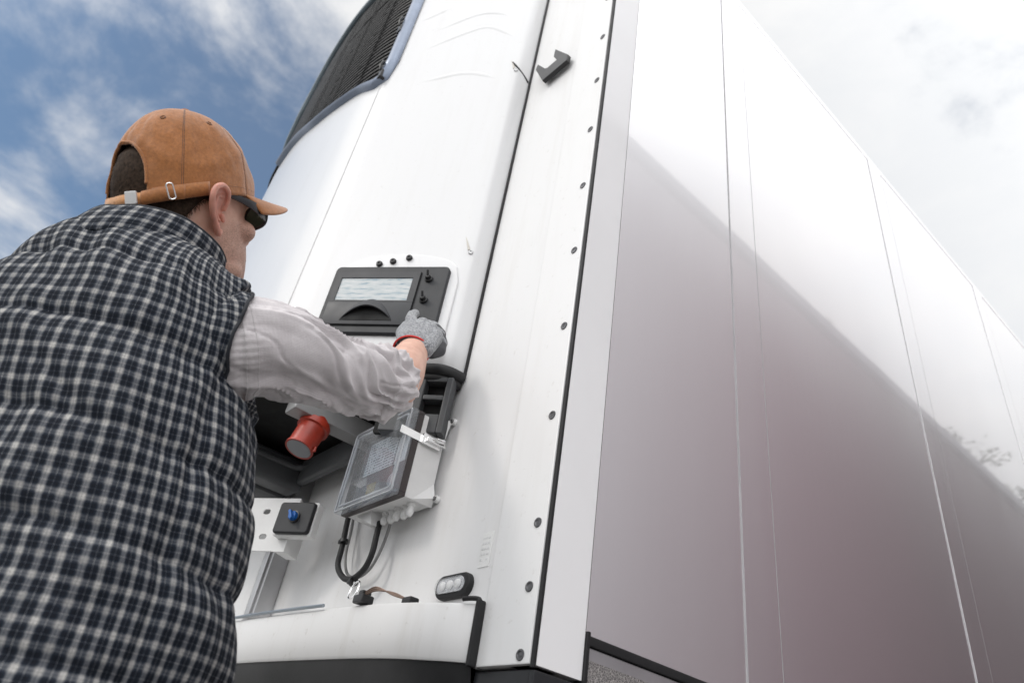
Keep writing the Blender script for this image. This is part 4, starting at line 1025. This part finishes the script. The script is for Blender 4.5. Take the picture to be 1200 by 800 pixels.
# plaid cloth
def plaid():
    t = NT('plaid_cloth'); uv = t.n('ShaderNodeUVMap'); sep = t.n('ShaderNodeSeparateXYZ'); t.l(uv.outputs[0], sep.inputs[0])
    wob = t.noise(9, 3, .5)
    def weave(s_, per, ph):
        x = t.math('FRACT', t.math('ADD', t.math('DIVIDE', s_, per), t.math('MULTIPLY_ADD', wob, .10, ph)))
        lt = t.ramp(x, [(0.0, 0.75), (.05, 1.0), (.11, .66), (.17, 1.0), (.27, 0.78), (.33, .26), (.38, 0.03), (.585, 0.0), (.615, .78), (.645, 0.0), (.86, 0.05), (.93, .40), (1.0, .75)])
        alt = t.math('GREATER_THAN', t.math('FRACT', t.math('ADD', t.math('DIVIDE', s_, per * 2), ph / 2 + .33)), .5)
        return t.math('MULTIPLY', lt, t.math('MULTIPLY_ADD', alt, -.17, 1.0))
    pu = weave(sep.outputs['X'], .0200, .0); pv = weave(sep.outputs['Y'], .0210, .3)
    s_ = t.math('ADD', t.math('MULTIPLY', pu, .57), t.math('MULTIPLY', pv, .43))
    c = t.ramp(s_, [(0, (.006, .008, .013)), (.25, (.020, .026, .038)), (.48, (.115, .120, .132)), (.75, (.27, .266, .26)), (1, (.50, .485, .46))])
    tw = t.noise(700, 2, .5); c = t.mix(.55, c, t.ramp(tw, [(.35, .55), (.65, 1.35)]), 'MULTIPLY')
    t.l(c, t.b.inputs['Base Color']); t.set(Roughness=.92, Specular_IOR_Level=.2); t.bump(t.noise(600, 2), .35, .0008); t.bump(t.noise(70, 4), .35, .004); return t.m
PLAID = plaid()
TT = [(.74, -.245, -.575, .245, .175), (.95, -.247, -.577, .244, .175), (1.10, -.248, -.590, .240, .170), (1.25, -.250, -.618, .233, .165), (1.37, -.255, -.645, .220, .158), (1.45, -.255, -.660, .222, .145),
      (1.50, -.258, -.675, .200, .128), (1.535, -.260, -.685, .165, .110), (1.560, -.262, -.692, .125, .098), (1.580, -.263, -.696, .095, .088)]
def tor(z):
    if z <= TT[0][0]: return TT[0][1:]
    for r0, r1 in zip(TT, TT[1:]):
        if z <= r1[0]: k = (z - r0[0]) / (r1[0] - r0[0]); return tuple(p + (q - p) * k for p, q in zip(r0[1:], r1[1:]))
    return TT[-1][1:]
P = []
for i in range(60):
    z = .74 + (1.580 - .74) * i / 59; cx, cy, a_, b_ = tor(z); row = []
    for j in range(72):
        t = 2 * math.pi * j / 72; c, s_ = math.cos(t), math.sin(t); e = 2.35; r = (abs(c) ** e + abs(s_) ** e) ** (-1 / e)
        x = a_ * c * r; y = b_ * s_ * r
        lift = smoothstep(1.30, 1.52, z) * (smoothstep(.0, .21, x) * .045 - smoothstep(0, .2, -x) * .015)
        fwd = smoothstep(1.30, 1.5, z) * smoothstep(.05, .2, x) * .02
        row.append(Vector((cx, cy, z + lift)) + TR_ * x + TF_ * (y + fwd))
    P.append(row)
m = MB(); m.grid(P, closeu=True); m.add(P[0], [tuple(range(72))]); m.add(P[-1], [tuple(range(72))])
m.cone2(at_d(150, 380, .98), at_d(193, 388, .995), .090, .0800, 28)
m.cone2(at_d(205, 330, 1.05), at_d(266, 358, 1.030), .050, .044, 20)
vest = m.build('vest', PLAID, PR); voxelize(vest, .0046, 6, .5)
me = vest.data; off = PR.location; nV = len(me.vertices)
uvs = np.zeros((nV, 2)); newco = np.zeros((nV, 3)); vn = [v.normal.copy() for v in me.vertices]
seamz = [1.505, 1.385, 1.262, 1.145, 1.02, .90, .78]
SA = at_d(246, 405, .985); SX = (at_d(345, 416, 1.07) - at_d(250, 406, .985)).normalized()
for i, v in enumerate(me.vertices):       # the vest ends at the armhole, where the sleeve comes out
    p = v.co + off; d = p - SA; t_ = d.dot(SX) - .30 * max(-.05, d.dot(-AY)); ds = (d - SX * d.dot(SX)).length
    if t_ > 0: v.co = v.co - SX * t_ * smoothstep(.100, .070, ds)
for i, v in enumerate(me.vertices):
    p = v.co + off; cx, cy, a_, b_ = tor(p.z); d = p - Vector((cx, cy, p.z)); x = d.dot(TR_); y = d.dot(TF_)
    yb = max(0, y + .145)
    u = x + (1 if x > 0 else -1) * yb * smoothstep(.10, .21, abs(x)) * .95
    vv = p.z + .85 * max(0, y + .13) * smoothstep(1.42, 1.53, p.z) - .05 * x
    uvs[i] = (u, vv)
    q = Vector((u * 4, p.z * 4, 1.3)); zw = p.z + .012 * noise.noise(q) + .018 * x
    dmin = min(abs(zw - s_) for s_ in seamz)
    puff = .0088 * (1 - math.exp(-(dmin / .012) ** 1.0)) - .004
    near = math.exp(-(dmin / .045) ** 2)
    pk = noise.noise(Vector((u * 30, p.z * 9, 5))) * .0075 * near + noise.noise(Vector((u * 13, p.z * 15, 8.1))) * .0060 + noise.noise(Vector((u * 5 + p.z * 6, p.z * 7, 3.1))) * .009
    diag = math.exp(-(abs(math.sin((u * 9 + p.z * 14) + 2.5 * noise.noise(Vector((u * 3, p.z * 3, 9))))) / .22) ** 2) * -.0045 * smoothstep(1.42, 1.25, p.z)
    sideseam = -.006 * math.exp(-((x - .205 - 0.0) / .006) ** 2) * (1 if y < 0.05 else 0) * smoothstep(1.40, 1.30, p.z)
    newco[i] = v.co + vn[i] * (puff + pk + diag + sideseam)
me.vertices.foreach_set('co', newco.astype(np.float32).ravel())
ul = me.uv_layers.new(name='UVMap'); li = np.zeros(len(me.loops), dtype=np.int32); me.loops.foreach_get('vertex_index', li); ul.data.foreach_set('uv', uvs[li].astype(np.float32).ravel()); me.update()
# collar
def collar(name, z0t, rad, th):
    P = []; n = 60
    for i in range(n + 1):
        g = R_(-62 + 304 * i / n)      # opens towards the front
        g2 = g - R_(0)
        fx = math.cos(g - math.pi / 2 - R_(28)); 
        ang = -math.pi / 2 + R_(-152 + 304 * i / n)      # -90 deg is the back
        c, s_ = math.cos(ang), math.sin(ang)
        fr = smoothstep(-.3, 1.0, s_)
        cx = Vector((-.262, -.692, 0)) + TR_ * .010; row = []
        for j in range(9):
            k = j / 8
            r = .100 + .004 * math.sin(math.pi * k) - .006 * k + .002 * noise.noise(Vector((c * 3, s_ * 3, k * 2)))
            z = 1.542 + k * (.066 + .012 * smoothstep(-.4, .5, s_)) + .030 * max(0, c) + .006 * fr
            row.append(cx + TR_ * (c * r * 1.04) + TF_ * (s_ * r * 1.08 + .020 * fr + .010 * k) + Vector((0, 0, z)))
        P.append(row)
    m = MB(); m.grid(P, uvf=lambda i, j: (i / n * .50, .8 + j / 8 * .085)); o = m.build(name, PLAID, vest, smooth=80)
    md = o.modifiers.new('t', 'SOLIDIFY'); md.thickness = .007; md.offset = 0
    md = o.modifiers.new('b', 'SUBSURF'); md.levels = 1; md.render_levels = 1
    m = MB(); m.tube([r[-1] for r in P], .0038, 8); m.tube([r[-1 - j] for j in range(9) for r in (P[-1],)], .0035, 8); m.tube([r[-1 - j] for j in range(9) for r in (P[0],)], .0035, 8); m.build('collar_edge', PLAID_EDGE, vest)
    return P
PLAID_EDGE = mat('dark_binding', (.014, .016, .022), .8, bump=.3, bscale=400)
CPP = collar('collar', 0, 0, 0)

# shirt sleeve
def shirt_mat():
    t = NT('washed_shirt'); uv = t.n('ShaderNodeUVMap'); sep = t.n('ShaderNodeSeparateXYZ'); t.l(uv.outputs[0], sep.inputs[0])
    f_ = t.math('SINE', t.math('MULTIPLY', sep.outputs['X'], 2 * math.pi / .0022))
    g_ = t.math('SINE', t.math('MULTIPLY', sep.outputs['Y'], 2 * math.pi / .0030))
    c = t.ramp(t.noise(18, 5, .6), [(.3, (.54, .505, .512)), (.7, (.69, .655, .662))])
    c = t.mix(t.math('MULTIPLY_ADD', f_, .10, .10), c, (.36, .32, .33)); c = t.mix(t.math('MULTIPLY_ADD', g_, .05, .05), c, (.78, .75, .76))
    t.l(c, t.b.inputs['Base Color']); t.set(Roughness=.88, Sheen_Weight=.1); t.bump(f_, .18, .0006); t.bump(t.noise(90, 4), .35, .003); return t.m
SHIRT = shirt_mat()
path = [(at_d(205, 412, .990), .052), (at_d(242, 410, .990), .0735), (at_d(278, 408, .995), .0760), (at_d(310, 407, 1.02), .0720), (at_d(345, 418, 1.07), .0665), (at_d(380, 434, 1.125), .0620), (at_d(412, 443, 1.175), .0600), (at_d(438, 448, 1.22), .0590), (at_d(454, 449, 1.25), .0530), (at_d(464, 445, 1.277), .0465)]
ns = 230; nc = 160
def g_s(g): return math.sin(g + .6)
sp = spline([p for p, r in path], ns); rad = [max(.02, v.x) for v in spline([(r, 0, 0) for p, r in path], ns)]
P = []; pu = None; acc = 0; arcs = []
for i, p in enumerate(sp):
    if i: acc += (p - sp[i - 1]).length
    arcs.append(acc)
    t = (sp[min(i + 1, ns)] - sp[max(i - 1, 0)]).normalized()
    if pu is None: pu = Vector((0, 0, 1))
    u = (pu - t * pu.dot(t)).normalized(); a = t.cross(u); pu = u; row = []
    for k in range(nc):
        g = 2 * math.pi * k / nc; cs, sn = math.cos(g), math.sin(g); s_ = acc; r = rad[i]
        nv = noise.noise
        def rg(q): return 1 - abs(nv(q)) * 2.6
        wz = Vector((nv(Vector((cs, sn, s_ * 5))), nv(Vector((cs + 7, sn, s_ * 5))), 0)) * .5
        k_ = .15 + .95 * smoothstep(.05, .16, s_)
        f1 = nv(Vector((cs * 1.1, sn * 1.1, s_ * 5))) * .006
        tw = g + s_ * 5.5 + .8 * nv(Vector((s_ * 7, 3, cs)))
        q = Vector((math.cos(tw) * 1.75, math.sin(tw) * 1.75, s_ * 5.5)) + wz
        f2 = (rg(q) - .5) * .0105 * k_ * (1 - .5 * smoothstep(.24, .32, s_))
        q = Vector((math.cos(tw) * 3.0 + 9, math.sin(tw) * 3.0, s_ * 12)) + wz
        f3 = (rg(q) - .5) * .0036 * k_
        n5 = nv(Vector((math.cos(tw * 1.0 + .5) * 2.1, math.sin(tw * 1.0 + .5) * 2.1, s_ * 9 + 5)) + wz)
        f3 -= .0026 * math.exp(-(n5 / .045) ** 2) * smoothstep(.04, .10, s_)
        el_ = smoothstep(.20, .30, s_)
        f4 = (rg(Vector((cs * 1.1 + 3, sn * 1.1, s_ * 24 + 1.0 * math.sin(g)))) - .45) * .0058 * el_
        seam = -.0024 * math.exp(-((s_ - .088) / .0022) ** 2) + .0014 * math.exp(-((s_ - .095) / .005) ** 2)
        pk = .0008 * math.sin(g * 46 + 2 * nv(Vector((g * 4, 0, 0)))) * math.exp(-((s_ - .088) / .014) ** 2)
        row.append(p + (a * cs + u * sn) * (r + f1 + f2 + f3 + f4 + seam + pk))
    P.append(row)
m = MB(); m.grid(P, uvf=lambda i, j: (j / nc * .42, arcs[min(i, ns)]), closeu=True)
slv = m.build('shirt_sleeve', SHIRT, PR, smooth=80)
# rolled cuff: a folded band over the end of the sleeve
tot = arcs[-1]; i0 = min(i for i in range(len(arcs)) if arcs[i] > tot - .070)
Q = []
def cuffrow(i, off, f=1.0):
    c0 = sp[i]; i = min(i, ns); rw = []
    for k in range(nc):
        d = (P[i][k] - c0); g = 2 * math.pi * k / nc; w1 = noise.noise(Vector((math.cos(g) * 1.7, math.sin(g) * 1.7, i * .05))); w2 = 1 - abs(noise.noise(Vector((math.cos(g) * 2.5 + 3, math.sin(g) * 2.5, i * .09)))) * 2.5
        rw.append(c0 + d.normalized() * (d.length * f + off + .0030 * w1 + .0008 * (w2 - .4)))
    return rw
Q.append(cuffrow(i0, -.004)); Q.append(cuffrow(i0, .0035)); Q.append(cuffrow(i0 + 1, .0068))
for i in range(i0 + 3, ns - 1, 2): Q.append(cuffrow(i, .0072 - .0012 * math.sin((i - i0) * .3)))
Q.append(cuffrow(ns, .0060)); Q.append(cuffrow(ns, .0010)); Q.append(cuffrow(ns - 3, -.0030)); Q.append(cuffrow(ns - 8, -.0040))
m = MB(); m.grid(Q, uvf=lambda i, j: (j / nc * .32, .5 + i * .0035), closeu=True); cf = m.build('cuff', SHIRT, slv, smooth=80)
# stitch lines round the armhole seam
for s0 in (.0905, .0975):
    i = min(range(ns), key=lambda q_: abs(arcs[q_] - s0)); m = MB(); row = P[i]; c0 = sp[i]
    for k in range(0, nc, 1):
        p_ = row[k] + (row[k] - c0).normalized() * .0006; q_ = row[(k + 1) % nc] + (row[(k + 1) % nc] - c0).normalized() * .0006; m.tube([p_.lerp(q_, .1), p_.lerp(q_, .8)], .00055, 5)
    m.build('stitching', mat('pale_thread', (.66, .64, .64), .7) if s0 < .095 else bpy.data.materials['pale_thread'], slv)
# left sleeve
m = MB(); m.grid([[c for c in r] for r in [[SHL.lerp(ELL, k / 12) + (Vector((math.cos(g), math.sin(g), 0)) * (.066 - .006 * k / 12 + .004 * noise.noise(Vector((math.cos(g) * 2, math.sin(g) * 2, k * .7))))) for g in [2 * math.pi * j / 30 for j in range(30)]] for k in range(13)]] + [[WRL.lerp(ELL, .45) + Vector((math.cos(g), math.sin(g), 0)) * .054 for g in [2 * math.pi * j / 30 for j in range(30)]]], uvf=lambda i, j: (j / 30 * .4, i * .03), closeu=True)
m.build('shirt_sleeve', SHIRT, PR, smooth=80)
# dark binding where the armhole ends, laid on the vest
from mathutils.bvhtree import BVHTree
bv = BVHTree.FromPolygons([v.co + off for v in me.vertices], [tuple(p.vertices) for p in me.polygons])
ix = []
for k in range(nc):          # walk each sleeve generator inwards and find where it enters the vest
    hit = 40
    for i in range(ns - 1, 2, -1):
        a_, b_ = P[i][k], P[i - 1][k]; d = b_ - a_
        if bv.ray_cast(a_, d.normalized(), d.length)[0] is not None: hit = i; break
    ix.append(hit)
for k in range(nc):
    c0 = sp[ix[k]]; up_ = (P[ix[k]][k] - c0).normalized().dot(-AY); ix[k] = int(ix[k] + 17 * max(0, up_ - .1) ** 1.4)
ix = [max(ix[(k + j) % nc] for j in range(-3, 4)) for k in range(nc)]
ix = [sum(ix[(k + j) % nc] for j in range(-11, 12)) / 23 for k in range(nc)]
def ringat(dk, off_):
    res = []
    for k in range(nc):
        x = max(0, min(ns - 1.001, ix[k] + dk)); i = int(x); a_ = P[i][k].lerp(P[i + 1][k], x - i); c0 = sp[i].lerp(sp[i + 1], x - i); rr = sum((P[i][(k + j) % nc] - c0).length for j in range(-5, 6)) / 11
        res.append(c0 + (a_ - c0).normalized() * (rr + off_))
    return res
smp = slv.data; bmx = bmesh.new(); bmx.from_mesh(smp); bmx.faces.ensure_lookup_table()
kill = []
for f in bmx.faces:
    c_ = f.calc_center_median() + PR.location
    if (c_ - sp[0]).length > .22: continue
    i_ = min(range(0, ns, 2), key=lambda q_: (sp[q_] - c_).length_squared)
    k_ = min(range(nc), key=lambda q_: (P[i_][q_] - c_).length_squared)
    if i_ < ix[k_] - 7: kill.append(f)
bmesh.ops.delete(bmx, geom=kill, context='FACES'); bmx.to_mesh(smp); bmx.free()
bs = ringat(1.5, .0050)
m = MB(); m.tube(bs, .0026, 8, closed=True); m.build('armhole_binding', PLAID_EDGE, vest)
G = [ringat(1.5, .0045), ringat(-2, .0055), ringat(-6, .0060), ringat(-10, .0045), ringat(-15, -.001), ringat(-20, -.010)]
def vest_uv(p):
    cx, cy, a_, b_ = tor(p.z); d = p - Vector((cx, cy, p.z)); x = d.dot(TR_); y = d.dot(TF_)
    return (x + (1 if x > 0 else -1) * max(0, y + .145) * smoothstep(.10, .21, abs(x)) * .95, p.z + .85 * max(0, y + .13) * smoothstep(1.42, 1.53, p.z) - .05 * x)
m = MB(); m.grid(G, uvf=lambda i, j: vest_uv(G[i][j % nc]), closeu=True); m.build('armhole_facing', PLAID, vest, smooth=80)

# glove
def knit():
    t = NT('grey_knit'); v = t.n('ShaderNodeTexVoronoi'); v.inputs['Scale'].default_value = 620; t.l(t.tc.outputs['Object'], v.inputs['Vector'])
    c = t.ramp(t.noise(260, 3, .7), [(.35, (.10, .105, .115)), (.5, (.24, .245, .26)), (.68, (.48, .49, .51))])
    t.l(c, t.b.inputs['Base Color']); t.set(Roughness=.9, Sheen_Weight=.3); t.bump(v.outputs['Distance'], .6, .0015); return t.m
m = MB(); hand(m, 1.0); gv = m.build('glove', knit(), PR); voxelize(gv, .0018, 2, .5)
# dark rubber coating over the curled finger tips
m = MB()
for key, r in (('mid', .0150), ('rin', .0143), ('pin', .0130)):
    q = HND[key]; m.cone2(q[1].lerp(q[2], .35), q[2], r, r * .98, 14); m.cone2(q[2], q[3], r * .99, r * .93, 14)
gp = m.build('glove_coating', mat('glove_rubber', (.045, .045, .050), .55, bump=.4, bscale=200), gv); voxelize(gp, .0022, 3, .5)
cax = (at_d(485, 400, 1.445) - at_d(480, 417, 1.395)).normalized(); cc = at_d(482, 411, 1.418); r1_, f1_, u1_ = frame(cax)
m = MB(); ring = [cc + (r1_ * math.cos(b) * 1.04 + u1_ * math.sin(b) * .98) * .0352 for b in [2 * math.pi * k / 40 for k in range(40)]]; m.tube(ring, .0019, 8, closed=True); m.build('red_hem', mat('red_hem', (.62, .045, .04), .7), gv)
m = MB(); m.grid([[cc + (r1_ * math.cos(b) * 1.04 + u1_ * math.sin(b) * .98) * rr + cax * dd for b in [2 * math.pi * k / 40 for k in range(40)]] for rr, dd in ((.0352, 0), (.0350, .008), (.0345, .018), (.0330, .030))], closeu=True); m.build('knit_cuff', bpy.data.materials['grey_knit'], gv, smooth=80)

# trousers, boots
m = MB()
for s_ in (-1, 1):
    hp_, kn, an = hips[s_]; m.cone2(hp_ + Vector((0, 0, .03)), kn, .108, .078); m.cone2(kn, an + Vector((0, 0, .02)), .078, .066)
m.cone2(Vector((-.25, -.57, .93)) + TR_ * .08, Vector((-.25, -.57, .93)) - TR_ * .08, .135, .135)
tz = m.build('trousers', mat('dark_denim', (.018, .022, .035), .85, bump=.3, bscale=90), PR); voxelize(tz, .009, 3)
for s_ in (-1, 1):
    hp_, kn, an = hips[s_]; m = MB(); m.cone2(Vector((an.x, an.y, .13)), Vector((an.x, an.y, .045)), .055, .047); m.cone2(Vector((an.x, an.y, .048)), Vector((an.x, an.y, .042)) + TF_ * .17, .046, .040)
    m.box((-.045, -.07, 0), (.045, .21, .022), .01, m=mat3(Vector((an.x, an.y, 0)), TR_, TF_, Vector((0, 0, 1)))); bo = m.build('boot', mat('boot_leather', (.03, .022, .016), .55) if s_ < 0 else bpy.data.materials['boot_leather'], PR); voxelize(bo, .007, 2)
#PERSON_END

# ------------------------------------------------------------------ what the glossy side reflects: added hall, graded for its reflection, and trees across the yard
HL = thing('reflector_hall', (6.4, 24, 0), 'unseen hall added across the yard as a reflector, bays graded pale to dark red', 'building')
def clad(name, c1, c2):
    t = NT(name); sep = t.n('ShaderNodeSeparateXYZ'); t.l(t.tc.outputs['Object'], sep.inputs[0])
    s_ = t.math('SINE', t.math('MULTIPLY', sep.outputs['Y'], 30)); t.l(t.ramp(t.noise(0.35, 5), [(0.3, c1), (0.7, c2)]), t.b.inputs['Base Color']); t.bump(s_, 0.3, 0.02); t.set(Roughness=0.6); return t.m
HX = 3.7
DCL = clad('dark_cladding', (0.010, 0.009, 0.010), (0.018, 0.016, 0.017)); DCL.node_tree.nodes['Principled BSDF'].inputs['Specular IOR Level'].default_value = 0.1
c_a, c_b, c_c = Vector((0.88, 0.84, 0.85)), Vector((0.30, 0.175, 0.20)), Vector((0.060, 0.024, 0.030))  # bay colours darken along the hall to shade the trailer side's reflection
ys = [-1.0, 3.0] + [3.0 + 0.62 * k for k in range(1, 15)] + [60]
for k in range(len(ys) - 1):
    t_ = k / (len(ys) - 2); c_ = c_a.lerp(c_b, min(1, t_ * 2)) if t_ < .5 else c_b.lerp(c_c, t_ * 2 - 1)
    y0, y1 = ys[k] + (.004 if k else 0), ys[k + 1]
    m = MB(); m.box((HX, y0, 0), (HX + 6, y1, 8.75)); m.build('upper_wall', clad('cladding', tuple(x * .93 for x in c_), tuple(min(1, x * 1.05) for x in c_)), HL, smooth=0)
m = MB(); m.box((HX - .12, -2.1, 8.76), (HX + 6.1, 60.1, 8.98), .02); m.build('roof_edge', mat('grey_flashing', (0.30, 0.31, 0.34), 0.5), HL)
# trees behind
BARK = mat('bark', (0.07, 0.05, 0.04), 0.9, bump=0.5)
LEAF = mat('leaves', (0.055, 0.075, 0.035), 0.6, var=0.5, scale=2.0)
def tree(seed, H):
    rd = random.Random(seed); m = MB()
    pts = [Vector((0, 0, 0)), Vector((.1, .05, H * .3)), Vector((-.05, .1, H * .6)), Vector((.05, 0, H * .95))]
    m.tube(spline(pts, 14), [0.22 * (1 - i / 15) + 0.02 for i in range(15)], 8)
    tips = []
    for k in range(22):
        z = H * (.3 + .62 * k / 22); a = rd.uniform(0, 6.28); l_ = H * .22 * (1.15 - .75 * k / 22) * rd.uniform(.7, 1.2)
        b = Vector((0.03, .05, z)); e_ = b + Vector((math.cos(a) * l_, math.sin(a) * l_, l_ * .5)); m.tube([b, b.lerp(e_, .5) + Vector((0, 0, -.1)), e_], [.06, .04, .015], 5); tips += [e_, b.lerp(e_, .6)]
    lf = MB(); vs = []; fs = []
    for t_ in tips + [Vector((0, 0, H * .93)), Vector((0, 0, H))]:
        r = rd.uniform(.5, .95)
        for _ in range(70):
            d = Vector((rd.gauss(0, 1), rd.gauss(0, 1), rd.gauss(0, .8))).normalized() * r * rd.random() ** .4; c = t_ + d
            x = Vector((rd.gauss(0, 1), rd.gauss(0, 1), rd.gauss(0, 1))).normalized(); y = x.orthogonal().normalized(); s_ = rd.uniform(.08, .16); b = len(vs)
            vs += [c + x * s_, c + y * s_ * .6, c - x * s_, c - y * s_ * .6]; fs.append((b, b + 1, b + 2, b + 3))
    lf.add(vs, fs); return m, lf
protos = []
rt = random.Random(11); rows_ = []
for k in range(13):
    x = 10.5 + rt.uniform(-.6, .8); rows_.append((x, 12.5 + 3.9 * k + rt.uniform(-.8, .8), 0.95 + 1.785 * (x + .81) + (rt.uniform(-3.4, -2.6) if k < 3 else rt.uniform(-1.7, -1.0)), 1 + k % 3))
for i, (x, y, H, sd_) in enumerate(rows_):
    T = thing('tree', (x, y, 0), 'tall leafy tree behind the long hall, its top reflected in the glossy trailer side', 'tree', 'trees behind the hall')
    if sd_ not in [p[0] for p in protos]:
        a, b = tree(sd_, 20.0)
        o1 = a.build('trunk', BARK, None, 40); o2 = b.build('crown', LEAF, None, 0); o1.parent = T; o2.parent = T
        protos.append((sd_, o1, o2))
    else:
        p = [p for p in protos if p[0] == sd_][0]
        for o in p[1:]:
            c = o.copy(); COL.objects.link(c); c.parent = T
    T.scale = (H / 20,) * 3
